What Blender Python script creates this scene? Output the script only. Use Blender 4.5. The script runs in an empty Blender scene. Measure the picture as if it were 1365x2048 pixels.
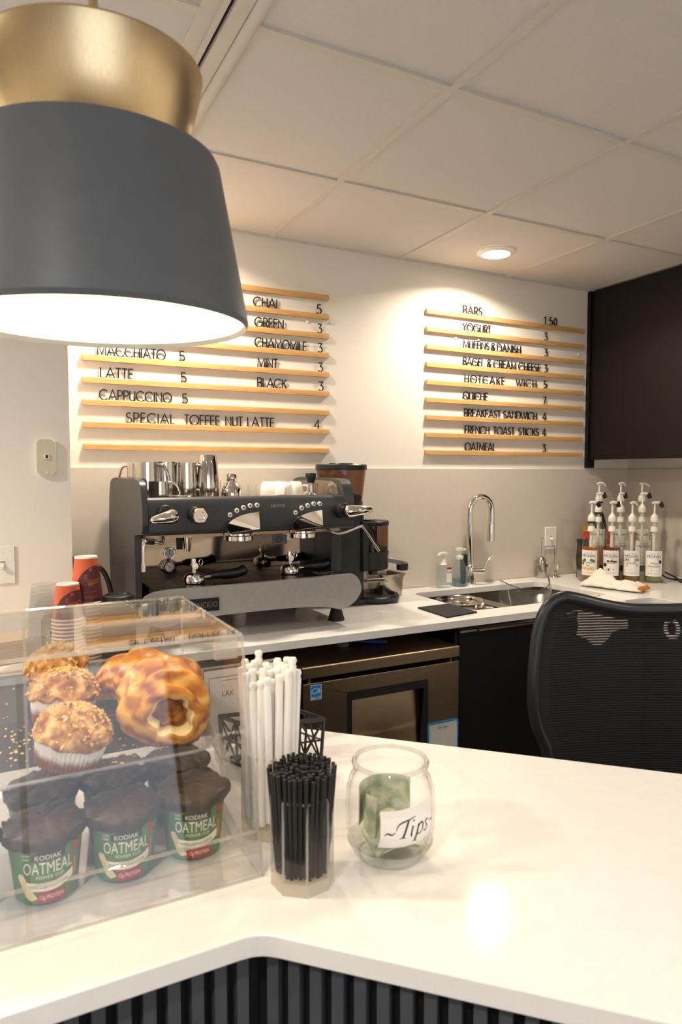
import bpy, math, random
from mathutils import Vector, Matrix, noise
from mathutils.geometry import tessellate_polygon
random.seed(7)
S = bpy.context.scene
COL = S.collection
PI = math.pi
# ------------------------------------------------------------------ camera
CAMZ = 1.445
cd = bpy.data.cameras.new('camera'); cam = bpy.data.objects.new('camera', cd); COL.objects.link(cam)
cam.location = (0, 0, CAMZ)
cam.rotation_euler = (math.radians(90-3.282), 0, math.radians(-27.372))
cd.sensor_fit = 'AUTO'; cd.sensor_width = 36; cd.lens = 1374.64/2048*36
cd.clip_start = .02; cd.clip_end = 50
cd.dof.use_dof = True; cd.dof.focus_distance = 2.55; cd.dof.aperture_fstop = 8.0
S.camera = cam
# ------------------------------------------------------------------ view, world, lights
S.view_settings.view_transform = 'Standard'; S.view_settings.look = 'None'
S.view_settings.gamma = 1; S.view_settings.use_curve_mapping = False
S.view_settings.exposure = 0.70
S.cycles.transparent_max_bounces = 40
S.cycles.max_bounces = 10
S.cycles.sample_clamp_indirect = 6
W = bpy.data.worlds.new('world'); S.world = W; W.use_nodes = True
W.node_tree.nodes['Background'].inputs[0].default_value = (.80, .88, 1, 1)
W.node_tree.nodes['Background'].inputs[1].default_value = 1.2
def lamp(name, kind, loc, power, color, rot=(0, 0, 0), **k):
    l = bpy.data.lights.new(name, kind); l.energy = power; l.color = color
    for a, b in k.items(): setattr(l, a, b)
    o = bpy.data.objects.new(name, l); COL.objects.link(o); o.location = loc; o.rotation_euler = rot
    return o
DAY = (.90, .95, 1.0); WARM = (1.0, .91, .79); SPOTC = (1.0, .87, .70)
# cool fill added behind the camera, standing in for daylight of an unseen window
lamp('window_fill', 'AREA', (-.35, -3.38, 1.40), 11, DAY, (math.radians(90), 0, 0), shape='RECTANGLE', size=3.0, size_y=1.6)
CEIL = 2.386
SPOTS = [(1.97, 2.36), (.60, 2.36), (2.2, -.2), (-.9, -.3), (-1.3, 1.6), (.5, -1.6), (-1.5, -2.2), (2.3, -2.2)]  # first two are fitted downlights, the rest unseen spots added as room fill
for i, (x, y) in enumerate(SPOTS):
    lamp('ceiling_spot_and_fill', 'AREA', (x, y, CEIL-.012), (7.5, 8.5)[i] if i < 2 else (26 if i == 4 else 13.5), SPOTC if i < 2 else WARM, shape='DISK', size=.115, spread=math.radians(150))
PEN = (.125, .829)
lamp('pendant_bulb_light', 'POINT', (PEN[0], PEN[1], 1.70), 3.6, (1, .93, .83), shadow_soft_size=.045)

# ------------------------------------------------------------------ materials
def lin(h):
    h = h.lstrip('#'); c = [int(h[i:i+2], 16)/255 for i in (0, 2, 4)]
    return tuple((x/12.92 if x <= .04045 else ((x+.055)/1.055)**2.4) for x in c)+(1,)
def newmat(name):
    m = bpy.data.materials.new(name); m.use_nodes = True
    nt = m.node_tree; b = nt.nodes['Principled BSDF']
    return m, nt, b
def mat(name, col, rough=.5, metal=0, var=.06, scale=8, bump=0, bscale=60, col2=None, spec=.5, stretch=None, aniso=0, coat=0, sheen=0, radial=False):
    m, nt, b = newmat(name); N = nt.nodes.new; L = nt.links.new
    c = lin(col) if isinstance(col, str) else col
    tc = N('ShaderNodeTexCoord'); mp = N('ShaderNodeMapping'); L(tc.outputs['Object'], mp.inputs[0])
    if stretch: mp.inputs['Scale'].default_value = stretch
    nz = N('ShaderNodeTexNoise'); nz.inputs['Scale'].default_value = scale; nz.inputs['Detail'].default_value = 5
    L(mp.outputs[0], nz.inputs['Vector'])
    cr = N('ShaderNodeValToRGB'); L(nz.outputs['Fac'], cr.inputs[0])
    cr.color_ramp.elements[0].position = .3; cr.color_ramp.elements[1].position = .7
    if col2:
        c2 = lin(col2); cr.color_ramp.elements[0].color = c; cr.color_ramp.elements[1].color = c2
    else:
        cr.color_ramp.elements[0].color = tuple(x*(1-var) for x in c[:3])+(1,)
        cr.color_ramp.elements[1].color = tuple(min(1, x*(1+var)) for x in c[:3])+(1,)
    L(cr.outputs[0], b.inputs['Base Color'])
    b.inputs['Roughness'].default_value = rough; b.inputs['Metallic'].default_value = metal
    b.inputs['Specular IOR Level'].default_value = spec
    if aniso: b.inputs['Anisotropic'].default_value = aniso
    if coat: b.inputs['Coat Weight'].default_value = coat; b.inputs['Coat Roughness'].default_value = .08
    if radial:
        tg = N('ShaderNodeTangent'); tg.direction_type = 'RADIAL'; tg.axis = 'Z'; L(tg.outputs[0], b.inputs['Tangent'])
    if sheen: b.inputs['Sheen Weight'].default_value = sheen
    if bump:
        n2 = N('ShaderNodeTexNoise'); n2.inputs['Scale'].default_value = bscale; n2.inputs['Detail'].default_value = 6
        L(mp.outputs[0], n2.inputs['Vector']); bp = N('ShaderNodeBump'); bp.inputs['Strength'].default_value = bump
        bp.inputs['Distance'].default_value = .004; L(n2.outputs['Fac'], bp.inputs['Height']); L(bp.outputs[0], b.inputs['Normal'])
    return m
def clear(name, tint='#ffffff', f0=.04, rough=0.0, body=0.0, bodycol='#ffffff', gain=.96):
    """thin clear sheet: straight-through colour plus a Schlick reflection, optionally a little milky body"""
    m = bpy.data.materials.new(name); m.use_nodes = True; nt = m.node_tree; nt.nodes.clear(); N = nt.nodes.new; L = nt.links.new
    out = N('ShaderNodeOutputMaterial'); g = N('ShaderNodeNewGeometry'); dot = N('ShaderNodeVectorMath'); dot.operation = 'DOT_PRODUCT'
    L(g.outputs['Incoming'], dot.inputs[0]); L(g.outputs['Normal'], dot.inputs[1])
    def mth(op, a, bv=None):
        n = N('ShaderNodeMath'); n.operation = op; n.use_clamp = False
        if hasattr(a, 'links'): L(a, n.inputs[0])
        else: n.inputs[0].default_value = a
        if bv is not None:
            if hasattr(bv, 'links'): L(bv, n.inputs[1])
            else: n.inputs[1].default_value = bv
        return n.outputs[0]
    a = mth('ABSOLUTE', dot.outputs['Value']); a = mth('SUBTRACT', 1.0, a); a = mth('POWER', a, 5.0); a = mth('MULTIPLY', a, gain); a = mth('ADD', a, f0)
    tr = N('ShaderNodeBsdfTransparent'); tr.inputs[0].default_value = lin(tint)
    base = tr.outputs[0]
    if body:
        df = N('ShaderNodeBsdfTranslucent'); df.inputs[0].default_value = lin(bodycol)
        d2 = N('ShaderNodeBsdfDiffuse'); d2.inputs[0].default_value = lin(bodycol)
        dm = N('ShaderNodeMixShader'); L(df.outputs[0], dm.inputs[1]); L(d2.outputs[0], dm.inputs[2])
        mx0 = N('ShaderNodeMixShader'); mx0.inputs[0].default_value = body; L(base, mx0.inputs[1]); L(dm.outputs[0], mx0.inputs[2]); base = mx0.outputs[0]
    gl = N('ShaderNodeBsdfGlossy'); gl.inputs['Roughness'].default_value = rough
    mx = N('ShaderNodeMixShader'); L(a, mx.inputs[0]); L(base, mx.inputs[1]); L(gl.outputs[0], mx.inputs[2]); L(mx.outputs[0], out.inputs[0])
    return m
def emit(name, col, st):
    m = bpy.data.materials.new(name); m.use_nodes = True; nt = m.node_tree; nt.nodes.clear()
    e = nt.nodes.new('ShaderNodeEmission'); e.inputs[0].default_value = lin(col); e.inputs[1].default_value = st
    o = nt.nodes.new('ShaderNodeOutputMaterial'); nt.links.new(e.outputs[0], o.inputs[0]); return m
def wood(name, c1, c2, axis=0):
    m = mat(name, c1, .45, col2=c2, scale=6, stretch=(1.2, 14, 14) if axis == 0 else (14, 14, 1.2)); return m
M = dict(
    wall=mat('wall_paint', '#efe8dd', .7, var=.015, scale=3, bump=.04, bscale=180),
    wall_side=mat('wall_paint_side', '#efe8dd', .7, var=.015, scale=3),
    splash=mat('backsplash_quartz', '#d6ccbe', .34, var=.018, scale=40),
    tile=mat('ceiling_tile', '#d4d2d1', .95, var=.02, scale=90, bump=.08, bscale=300),
    tbar=mat('ceiling_grid_paint', '#d0ccc6', .6, var=.02),
    floor=mat('floor_vinyl', '#3b352f', .5, var=.2, scale=12),
    quartz=mat('white_quartz', '#f1eeeb', .075, var=.02, scale=50),
    black_lam=mat('black_laminate', '#120f0e', .45, var=.15, scale=20, spec=.3),
    slat=mat('charcoal_slat', '#4c4f54', .55, var=.12, scale=15),
    steel=mat('stainless', '#b3aca2', .28, 1, var=.08, scale=20, stretch=(1, 1, 30), aniso=.4),
    steel_dark=mat('dark_stainless', '#a8937a', .32, 1, var=.08, scale=20, stretch=(1, 1, 30), aniso=.5),
    sinksteel=mat('sink_steel', '#a39d95', .36, 1, var=.1, scale=20),
    mirror=mat('polished_steel', '#a5978a', .06, 1, var=.08, scale=30),
    chrome=mat('chrome', '#e6e2dc', .05, 1, var=.03),
    pitcher=mat('pitcher_steel', '#d4cdc3', .12, 1, var=.05),
    brass=mat('brushed_brass', '#dfc69b', .26, 1, var=.05, scale=30, stretch=(20, 20, 1), aniso=.85, radial=True),
    shade=mat('matte_charcoal_shade', '#62676d', .48, var=.05, scale=40),
    shade_in=mat('white_shade_lining', '#f7f0e2', .7, var=.01),
    machine=mat('machine_charcoal', '#3a3b3e', .38, var=.1, scale=60),
    machine_grey=mat('machine_silver_grey', '#a8a7a1', .36, .15, var=.06, scale=60),
    plastic=mat('black_plastic', '#18181a', .38, var=.15, scale=40),
    rubber=mat('black_rubber', '#1d1b1a', .75, var=.15, scale=40),
    gasket=mat('dark_gap', '#090808', .8),
    lettering=mat('black_acrylic_letter', '#1b1715', .35, var=.1),
    maple=wood('maple_rail', '#dcb078', '#c8975a'),
    white=mat('white_plastic', '#f0ece4', .4, var=.02),
    almond=mat('almond_plate', '#d8ceb5', .45, var=.06),
    ceramic=mat('white_ceramic', '#f4f0ea', .22, var=.02),
    paper=mat('white_paper', '#f3efe9', .85, var=.02),
    kraft=mat('kraft_paper', '#c9ab84', .9, var=.06, scale=60),
    ink=mat('black_ink', '#26221f', .6), ink_red=mat('red_ink', '#a8403a', .6), ink_soft=mat('brown_ink', '#5b4a42', .6),
    silver_ink=mat('silver_lettering', '#a9a49c', .3, 1),
    acrylic=clear('clear_acrylic', '#fdfdfd', .04), acrylic_edge=clear('acrylic_edge', '#f8f8f7', .10, body=.28, bodycol='#f3eee8'),
    glass=clear('clear_glass', '#fefefe', .03), glass_base=clear('thick_glass', '#f8faf8', .08, body=.06, bodycol='#eef0ec'),
    smoke=clear('smoked_plastic', '#b79c86', .04),
    cupglass=clear('clear_cup_plastic', '#fafafa', .03, body=.03),
    bottle=clear('bottle_glass', '#fbfbf8', .05),
    trayclear=clear('tray_plastic', '#e4e4e2', .05, body=.34, bodycol='#9b9996'),
    mesh=None,
    lid_brown=mat('dark_brown_film', '#2c2119', .5, col2='#4f3d2d', scale=30, bump=.5, bscale=70),
    oat_green=mat('green_cup_print', '#587d4c', .5, var=.06, scale=30),
    oat_cream=mat('cream_print', '#ece4d2', .6), oat_red=mat('red_print', '#a5342f', .6), oat_dark=mat('charcoal_print', '#3a3f40', .6), oat_orange=mat('orange_print', '#c07a34', .6),
    oat_flake=mat('oat_flake_print', '#dcc79b', .6, var=.15, scale=80),
    cup_red=mat('red_orange_cup', '#d3573f', .5, col2='#d9713a', scale=9), cup_brown=mat('maroon_cup_print', '#5b2528', .5), cup_orange=mat('orange_cup_print', '#e08a2a', .5), cup_pink=mat('pink_cup_print', '#b8473d', .5),
    liner=None, muffin=None, crumb=mat('crumble', '#e3bd7c', .9, var=.2, scale=200),
    chair=mat('chair_frame', '#26272a', .34, var=.1), towel=mat('cream_towel', '#f2e9da', .95, var=.05, scale=90, bump=.8, bscale=220, sheen=.3), towel_orange=mat('towel_orange_stripe', '#c77a1c', .95, var=.15, scale=90, bump=.6, bscale=220),
    pump=mat('white_pump', '#f1ece2', .35, var=.02),
    energy=mat('blue_sticker', '#1f7fc0', .4), blue=mat('bright_blue_plastic', '#1b86c9', .4), deepblue=mat('blue_brush_handle', '#1f2f9a', .35),
    board=mat('whiteboard_face', '#cdc9c6', .35),
    green_pad=mat('dark_green_pad', '#2b4f3a', .9, var=.2, scale=90), copper=mat('brown_pot', '#5a2a1e', .3, .3),
    beans=mat('coffee_beans', '#1c110b', .6, var=.4, scale=90), gel=clear('clear_gel', '#f3f8f9', .03, body=.06, bodycol='#dce8ec'), foam=clear('blue_soap', '#d3dee4', .03, body=.2, bodycol='#a9bdc8'),
    bulb=emit('glowing_bulb', '#ffe9c8', 14), led=emit('led_diffuser', '#fff2d8', 18),
    pane_glow=emit('window_glow', '#dfeaff', .6),
)
def muffin_mat():
    m, nt, b = newmat('muffin_crumb'); N = nt.nodes.new; L = nt.links.new
    tc = N('ShaderNodeTexCoord'); nz = N('ShaderNodeTexNoise'); nz.inputs['Scale'].default_value = 60; nz.inputs['Detail'].default_value = 10
    vo = N('ShaderNodeTexVoronoi'); vo.inputs['Scale'].default_value = 90
    L(tc.outputs['Object'], nz.inputs['Vector']); L(tc.outputs['Object'], vo.inputs['Vector'])
    cr = N('ShaderNodeValToRGB'); e = cr.color_ramp.elements; e[0].position = .32; e[0].color = lin('#84501f'); e[1].position = .66; e[1].color = lin('#e9c384')
    e2 = e.new(.5); e2.color = lin('#bd8648'); L(nz.outputs['Fac'], cr.inputs[0]); L(cr.outputs[0], b.inputs['Base Color'])
    b.inputs['Roughness'].default_value = .8
    bp = N('ShaderNodeBump'); bp.inputs['Strength'].default_value = .7; bp.inputs['Distance'].default_value = .004
    ad = N('ShaderNodeMath'); ad.operation = 'SUBTRACT'; L(nz.outputs['Fac'], ad.inputs[0]); L(vo.outputs['Distance'], ad.inputs[1]); L(ad.outputs[0], bp.inputs['Height']); L(bp.outputs[0], b.inputs['Normal'])
    return m
M['muffin'] = muffin_mat()
def liner_mat():
    m, nt, b = newmat('muffin_liner'); N = nt.nodes.new; L = nt.links.new
    tc = N('ShaderNodeTexCoord'); sp = N('ShaderNodeSeparateXYZ'); L(tc.outputs['Object'], sp.inputs[0]); nz = N('ShaderNodeTexNoise'); nz.inputs['Scale'].default_value = 120
    L(tc.outputs['Object'], nz.inputs['Vector'])
    ma = N('ShaderNodeMath'); ma.operation = 'MULTIPLY_ADD'; L(nz.outputs['Fac'], ma.inputs[0]); ma.inputs[1].default_value = .012; L(sp.outputs['Z'], ma.inputs[2])
    cr = N('ShaderNodeValToRGB'); e = cr.color_ramp.elements; e[0].position = .018; e[0].color = lin('#8a5636'); e[1].position = .026; e[1].color = lin('#ece4da')
    L(ma.outputs[0], cr.inputs[0]); L(cr.outputs[0], b.inputs['Base Color']); b.inputs['Roughness'].default_value = .7; return m
M['liner'] = liner_mat()
def pastry_mat(name, a, b_, c):
    m, nt, b = newmat(name); N = nt.nodes.new; L = nt.links.new
    tc = N('ShaderNodeTexCoord'); nz = N('ShaderNodeTexNoise'); nz.inputs['Scale'].default_value = 28; nz.inputs['Detail'].default_value = 7; nz.inputs['Distortion'].default_value = .8
    L(tc.outputs['Object'], nz.inputs['Vector']); cr = N('ShaderNodeValToRGB'); e = cr.color_ramp.elements
    e[0].position = .3; e[0].color = lin(a); e[1].position = .72; e[1].color = lin(c); e2 = e.new(.5); e2.color = lin(b_)
    wv_ = N('ShaderNodeTexWave'); wv_.wave_type = 'RINGS'; wv_.inputs['Scale'].default_value = 16; wv_.inputs['Distortion'].default_value = 7; wv_.inputs['Detail'].default_value = 3; L(tc.outputs['Object'], wv_.inputs['Vector'])
    mxf = N('ShaderNodeMix'); mxf.inputs[0].default_value = .30; L(nz.outputs['Fac'], mxf.inputs[2]); L(wv_.outputs['Fac'], mxf.inputs[3])
    L(mxf.outputs[0], cr.inputs[0]); L(cr.outputs[0], b.inputs['Base Color']); b.inputs['Roughness'].default_value = .46
    b.inputs['Coat Weight'].default_value = .12; b.inputs['Coat Roughness'].default_value = .25
    bp = N('ShaderNodeBump'); bp.inputs['Strength'].default_value = .35; bp.inputs['Distance'].default_value = .004; L(mxf.outputs[0], bp.inputs['Height']); L(bp.outputs[0], b.inputs['Normal']); return m
M['crust'] = pastry_mat('croissant_crust', '#96500f', '#c98427', '#edb75c')
M['crumbin'] = pastry_mat('croissant_inside', '#e9c27a', '#f3d79a', '#f8e6b8')
M['filling'] = pastry_mat('caramel_filling', '#8a4a14', '#b06a22', '#cf9038')
def chair_mesh_mat():
    m = bpy.data.materials.new('chair_mesh_fabric'); m.use_nodes = True; nt = m.node_tree; b = nt.nodes['Principled BSDF']; N = nt.nodes.new; L = nt.links.new
    b.inputs['Base Color'].default_value = lin('#1b1718'); b.inputs['Roughness'].default_value = .8
    tc = N('ShaderNodeTexCoord'); w = N('ShaderNodeTexWave'); w.wave_type = 'BANDS'; w.bands_direction = 'Z'; w.inputs['Scale'].default_value = 52; w.inputs['Distortion'].default_value = 2.2; w.inputs['Detail'].default_value = 1.0; w.inputs['Detail Scale'].default_value = .8
    mp = N('ShaderNodeMapping'); mp.inputs['Scale'].default_value = (.35, .35, 1); L(tc.outputs['Object'], mp.inputs[0]); L(mp.outputs[0], w.inputs['Vector'])
    mr = N('ShaderNodeMapRange'); mr.inputs['From Min'].default_value = .55; mr.inputs['From Max'].default_value = .9; mr.inputs['To Min'].default_value = 0; mr.inputs['To Max'].default_value = .75
    L(w.outputs['Fac'], mr.inputs['Value'])
    t = N('ShaderNodeBsdfTransparent'); mx = N('ShaderNodeMixShader'); L(mr.outputs[0], mx.inputs[0]); L(b.outputs[0], mx.inputs[1]); L(t.outputs[0], mx.inputs[2])
    L(mx.outputs[0], nt.nodes['Material Output'].inputs[0]); return m
M['mesh'] = chair_mesh_mat(); M['hem'] = mat('chair_mesh_hem', '#221d1e', .85, var=.2, scale=60, stretch=(1, 1, 12))
def perf_mat():
    m, nt, b = newmat('perforated_steel'); N = nt.nodes.new; L = nt.links.new
    tc = N('ShaderNodeTexCoord'); br = N('ShaderNodeTexBrick'); br.inputs['Scale'].default_value = 60; br.inputs['Mortar Size'].default_value = .028; br.inputs['Brick Width'].default_value = .8; br.inputs['Row Height'].default_value = .42
    br.inputs['Color1'].default_value = lin('#17140f'); br.inputs['Color2'].default_value = lin('#1d1812'); br.inputs['Mortar'].default_value = lin('#6d6152'); L(tc.outputs['Object'], br.inputs['Vector'])
    L(br.outputs['Color'], b.inputs['Base Color']); b.inputs['Metallic'].default_value = .8; b.inputs['Roughness'].default_value = .3; return m
M['perf'] = perf_mat()
def bill_mat():
    m = mat('banknote_print', '#7c9670', .8, col2='#f0ead6', scale=32); return m
M['bill'] = bill_mat()
M['cover_edge'] = clear('cover_edge', '#b5b0aa', .12, body=.35, bodycol='#8d8880')

# ------------------------------------------------------------------ mesh builder
ORG = {}
class MB:
    def __init__(s): s.v = []; s.f = []; s.mi = []; s.cur = 0
    def add(s, vs, fs):
        o = len(s.v); s.v += [tuple(v) for v in vs]
        for f in fs: s.f.append(tuple(i+o for i in f)); s.mi.append(s.cur)
        return s
    def box(s, x0, x1, y0, y1, z0, z1, T=None):
        vs = [(x, y, z) for z in (z0, z1) for y in (y0, y1) for x in (x0, x1)]
        if T: vs = [T @ Vector(v) for v in vs]
        return s.add(vs, [(0, 2, 3, 1), (4, 5, 7, 6), (0, 1, 5, 4), (1, 3, 7, 5), (3, 2, 6, 7), (2, 0, 4, 6)])
    def prism(s, poly, a0, a1, axis='z', holes=(), T=None, inset=None):
        """poly of 2D points extruded along axis; plane axes: z->(x,y) y->(x,z) x->(y,z)"""
        def P(p, a):
            v = {'z': (p[0], p[1], a), 'y': (p[0], a, p[1]), 'x': (a, p[0], p[1])}[axis]
            return T @ Vector(v) if T else v
        loops = [list(poly)]+[list(h) for h in holes]
        flat = [p for l in loops for p in l]
        tris = tessellate_polygon([[Vector((p[0], p[1], 0)) for p in l] for l in loops])
        n = len(flat); vs = [P(p, a0) for p in flat]+[P(p, a1) for p in flat]; fs = []
        def area(t): a, b, c = (flat[i] for i in t); return (b[0]-a[0])*(c[1]-a[1])-(c[0]-a[0])*(b[1]-a[1])
        flip = (axis == 'y')
        for t in tris:
            t = tuple(t) if area(t) > 0 else tuple(reversed(t))
            if flip: t = tuple(reversed(t))
            fs.append(tuple(reversed(t))); fs.append(tuple(i+n for i in t))
        o = 0
        for k, l in enumerate(loops):
            A = sum(l[i][0]*l[(i+1) % len(l)][1]-l[(i+1) % len(l)][0]*l[i][1] for i in range(len(l)))
            ccw = (A > 0) == (k == 0)
            for i in range(len(l)):
                j = (i+1) % len(l); q = (o+i, o+j, o+j+n, o+i+n)
                if ccw == flip: q = tuple(reversed(q))
                fs.append(q)
            o += len(l)
        return s.add(vs, fs)
    def lathe(s, prof, c=(0, 0, 0), seg=32, T=None, fr=None, a0=0, a1=2*PI):
        """prof list of (r,z) from bottom outside up; fr(angle,i,r,z)->(r,z)"""
        full = abs(a1-a0-2*PI) < 1e-6; n = seg if full else seg+1; vs = []; fs = []
        for i, (r, z) in enumerate(prof):
            for k in range(n):
                a = a0+(a1-a0)*k/seg; rr, zz = (r, z) if fr is None else fr(a, i, r, z)
                v = Vector((rr*math.cos(a), rr*math.sin(a), zz))
                if T: v = T @ v
                vs.append((v.x+c[0], v.y+c[1], v.z+c[2]))
        for i in range(len(prof)-1):
            for k in range(seg):
                k2 = (k+1) % n if full else k+1
                fs.append((i*n+k, i*n+k2, (i+1)*n+k2, (i+1)*n+k))
        if full and prof[0][0] > 1e-5 and prof[0][0] == min(prof[0][0], 1e9): pass
        return s.add(vs, fs)
    def solid(s, prof, c=(0, 0, 0), seg=32, T=None, fr=None):
        return s.lathe([(1e-6, prof[0][1])]+list(prof)+[(1e-6, prof[-1][1])], c, seg, T, fr)
    def cyl(s, p0, p1, r0, r1=None, seg=20, cap=True):
        return s.tube([p0, p1], [r0, r0 if r1 is None else r1], seg, cap)
    def tube(s, pts, r, seg=10, cap=True, closed=False, sx=1.0):
        pts = [Vector(p) for p in pts]; n = len(pts)
        rs = list(r) if isinstance(r, (list, tuple)) else [r]*n
        vs = []; fs = []; up = None
        for i, p in enumerate(pts):
            if closed: t = pts[(i+1) % n]-pts[i-1]
            else: t = pts[min(i+1, n-1)]-pts[max(i-1, 0)]
            t.normalize()
            if up is None:
                up = Vector((0, 0, 1)) if abs(t.z) < .9 else Vector((0, 1, 0))
            u = t.cross(up); u.normalize(); w = u.cross(t); up = w
            for k in range(seg):
                a = 2*PI*k/seg; q = p+u*(math.cos(a)*rs[i]*sx)+w*(math.sin(a)*rs[i]); vs.append(tuple(q))
        m = n if closed else n-1
        for i in range(m):
            for k in range(seg):
                a, b = i*seg+k, i*seg+(k+1) % seg; c, d = ((i+1) % n)*seg+(k+1) % seg, ((i+1) % n)*seg+k
                fs.append((a, b, c, d))
        if cap and not closed:
            fs.append(tuple(reversed(range(seg)))); fs.append(tuple((n-1)*seg+k for k in range(seg)))
        return s.add(vs, fs)
    def grid(s, nu, nv, fn, cu=False):
        vs = [fn(i/(nu-1) if not cu else i/nu, j/(nv-1)) for j in range(nv) for i in range(nu)]; fs = []
        for j in range(nv-1):
            for i in range(nu if cu else nu-1):
                i2 = (i+1) % nu; fs.append((j*nu+i, j*nu+i2, (j+1)*nu+i2, (j+1)*nu+i))
        return s.add(vs, fs)
    def build(s, name, m, parent=None, bevel=0, smooth=35, org=None, seg=2, solidify=0, sub=0):
        me = bpy.data.meshes.new(name)
        if org is None:
            xs, ys, zs = zip(*s.v); org = Vector(((min(xs)+max(xs))/2, (min(ys)+max(ys))/2, min(zs)))
        org = Vector(org)
        me.from_pydata([tuple(Vector(v)-org) for v in s.v], [], s.f)
        ms = m if isinstance(m, (list, tuple)) else [m]
        for x in ms: me.materials.append(x)
        if len(ms) > 1: me.polygons.foreach_set('material_index', s.mi)
        me.update()
        if smooth is not None:
            me.polygons.foreach_set('use_smooth', [True]*len(me.polygons)); me.set_sharp_from_angle(angle=math.radians(smooth))
        o = bpy.data.objects.new(name, me); COL.objects.link(o); ORG[o.name] = org
        if parent is not None:
            o.parent = parent; o.location = org-ORG[parent.name]
        else: o.location = org
        if bevel:
            b = o.modifiers.new('bevel', 'BEVEL'); b.width = bevel; b.segments = seg; b.limit_method = 'ANGLE'; b.angle_limit = math.radians(40)
        if solidify:
            b = o.modifiers.new('thickness', 'SOLIDIFY'); b.thickness = solidify; b.offset = 0
        if sub:
            b = o.modifiers.new('smooth', 'SUBSURF'); b.levels = sub; b.render_levels = sub
        return o
LAB = []
def tag(o, label, cat, group=None):
    o['label'] = label; o['category'] = cat
    if group: o['group'] = group
    return o
def thing(name, label, cat, loc, group=None):
    o = bpy.data.objects.new(name, None); COL.objects.link(o); o.location = loc; o.empty_display_size = .02
    ORG[o.name] = Vector(loc); tag(o, label, cat, group); return o
def struct(o): o['kind'] = 'structure'; return o
def copy_tree(o, parent=None):
    c = o.copy(); COL.objects.link(c); ORG[c.name] = ORG.get(o.name, Vector((0, 0, 0)))
    if parent: c.parent = parent
    for ch in list(o.children): copy_tree(ch, c)
    return c
def arc(cx, cy, r, a0, a1, n=10, ry=None):
    ry = r if ry is None else ry
    return [(cx+r*math.cos(math.radians(a0+(a1-a0)*i/n)), cy+ry*math.sin(math.radians(a0+(a1-a0)*i/n))) for i in range(n+1)]
def rrect(x0, x1, y0, y1, r, n=5):
    return arc(x1-r, y0+r, r, -90, 0, n)+arc(x1-r, y1-r, r, 0, 90, n)+arc(x0+r, y1-r, r, 90, 180, n)+arc(x0+r, y0+r, r, 180, 270, n)
def bez(p0, p1, p2, p3, n=12):
    out = []
    for i in range(n+1):
        t = i/n; a = (1-t)**3; b = 3*t*(1-t)**2; c = 3*t*t*(1-t); d = t**3
        out.append(tuple(a*x+b*y+c*z+d*w for x, y, z, w in zip(p0, p1, p2, p3)))
    return out
def spline(pts, n=6):
    out = []; P = [Vector(p) for p in pts]
    for i in range(len(P)-1):
        a, b, c, d = P[max(i-1, 0)], P[i], P[i+1], P[min(i+2, len(P)-1)]
        for k in range(n):
            t = k/n; out.append(.5*((2*b)+(c-a)*t+(2*a-5*b+4*c-d)*t*t+(3*b-a-3*c+d)*t**3))
    out.append(P[-1]); return [tuple(p) for p in out]
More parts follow.
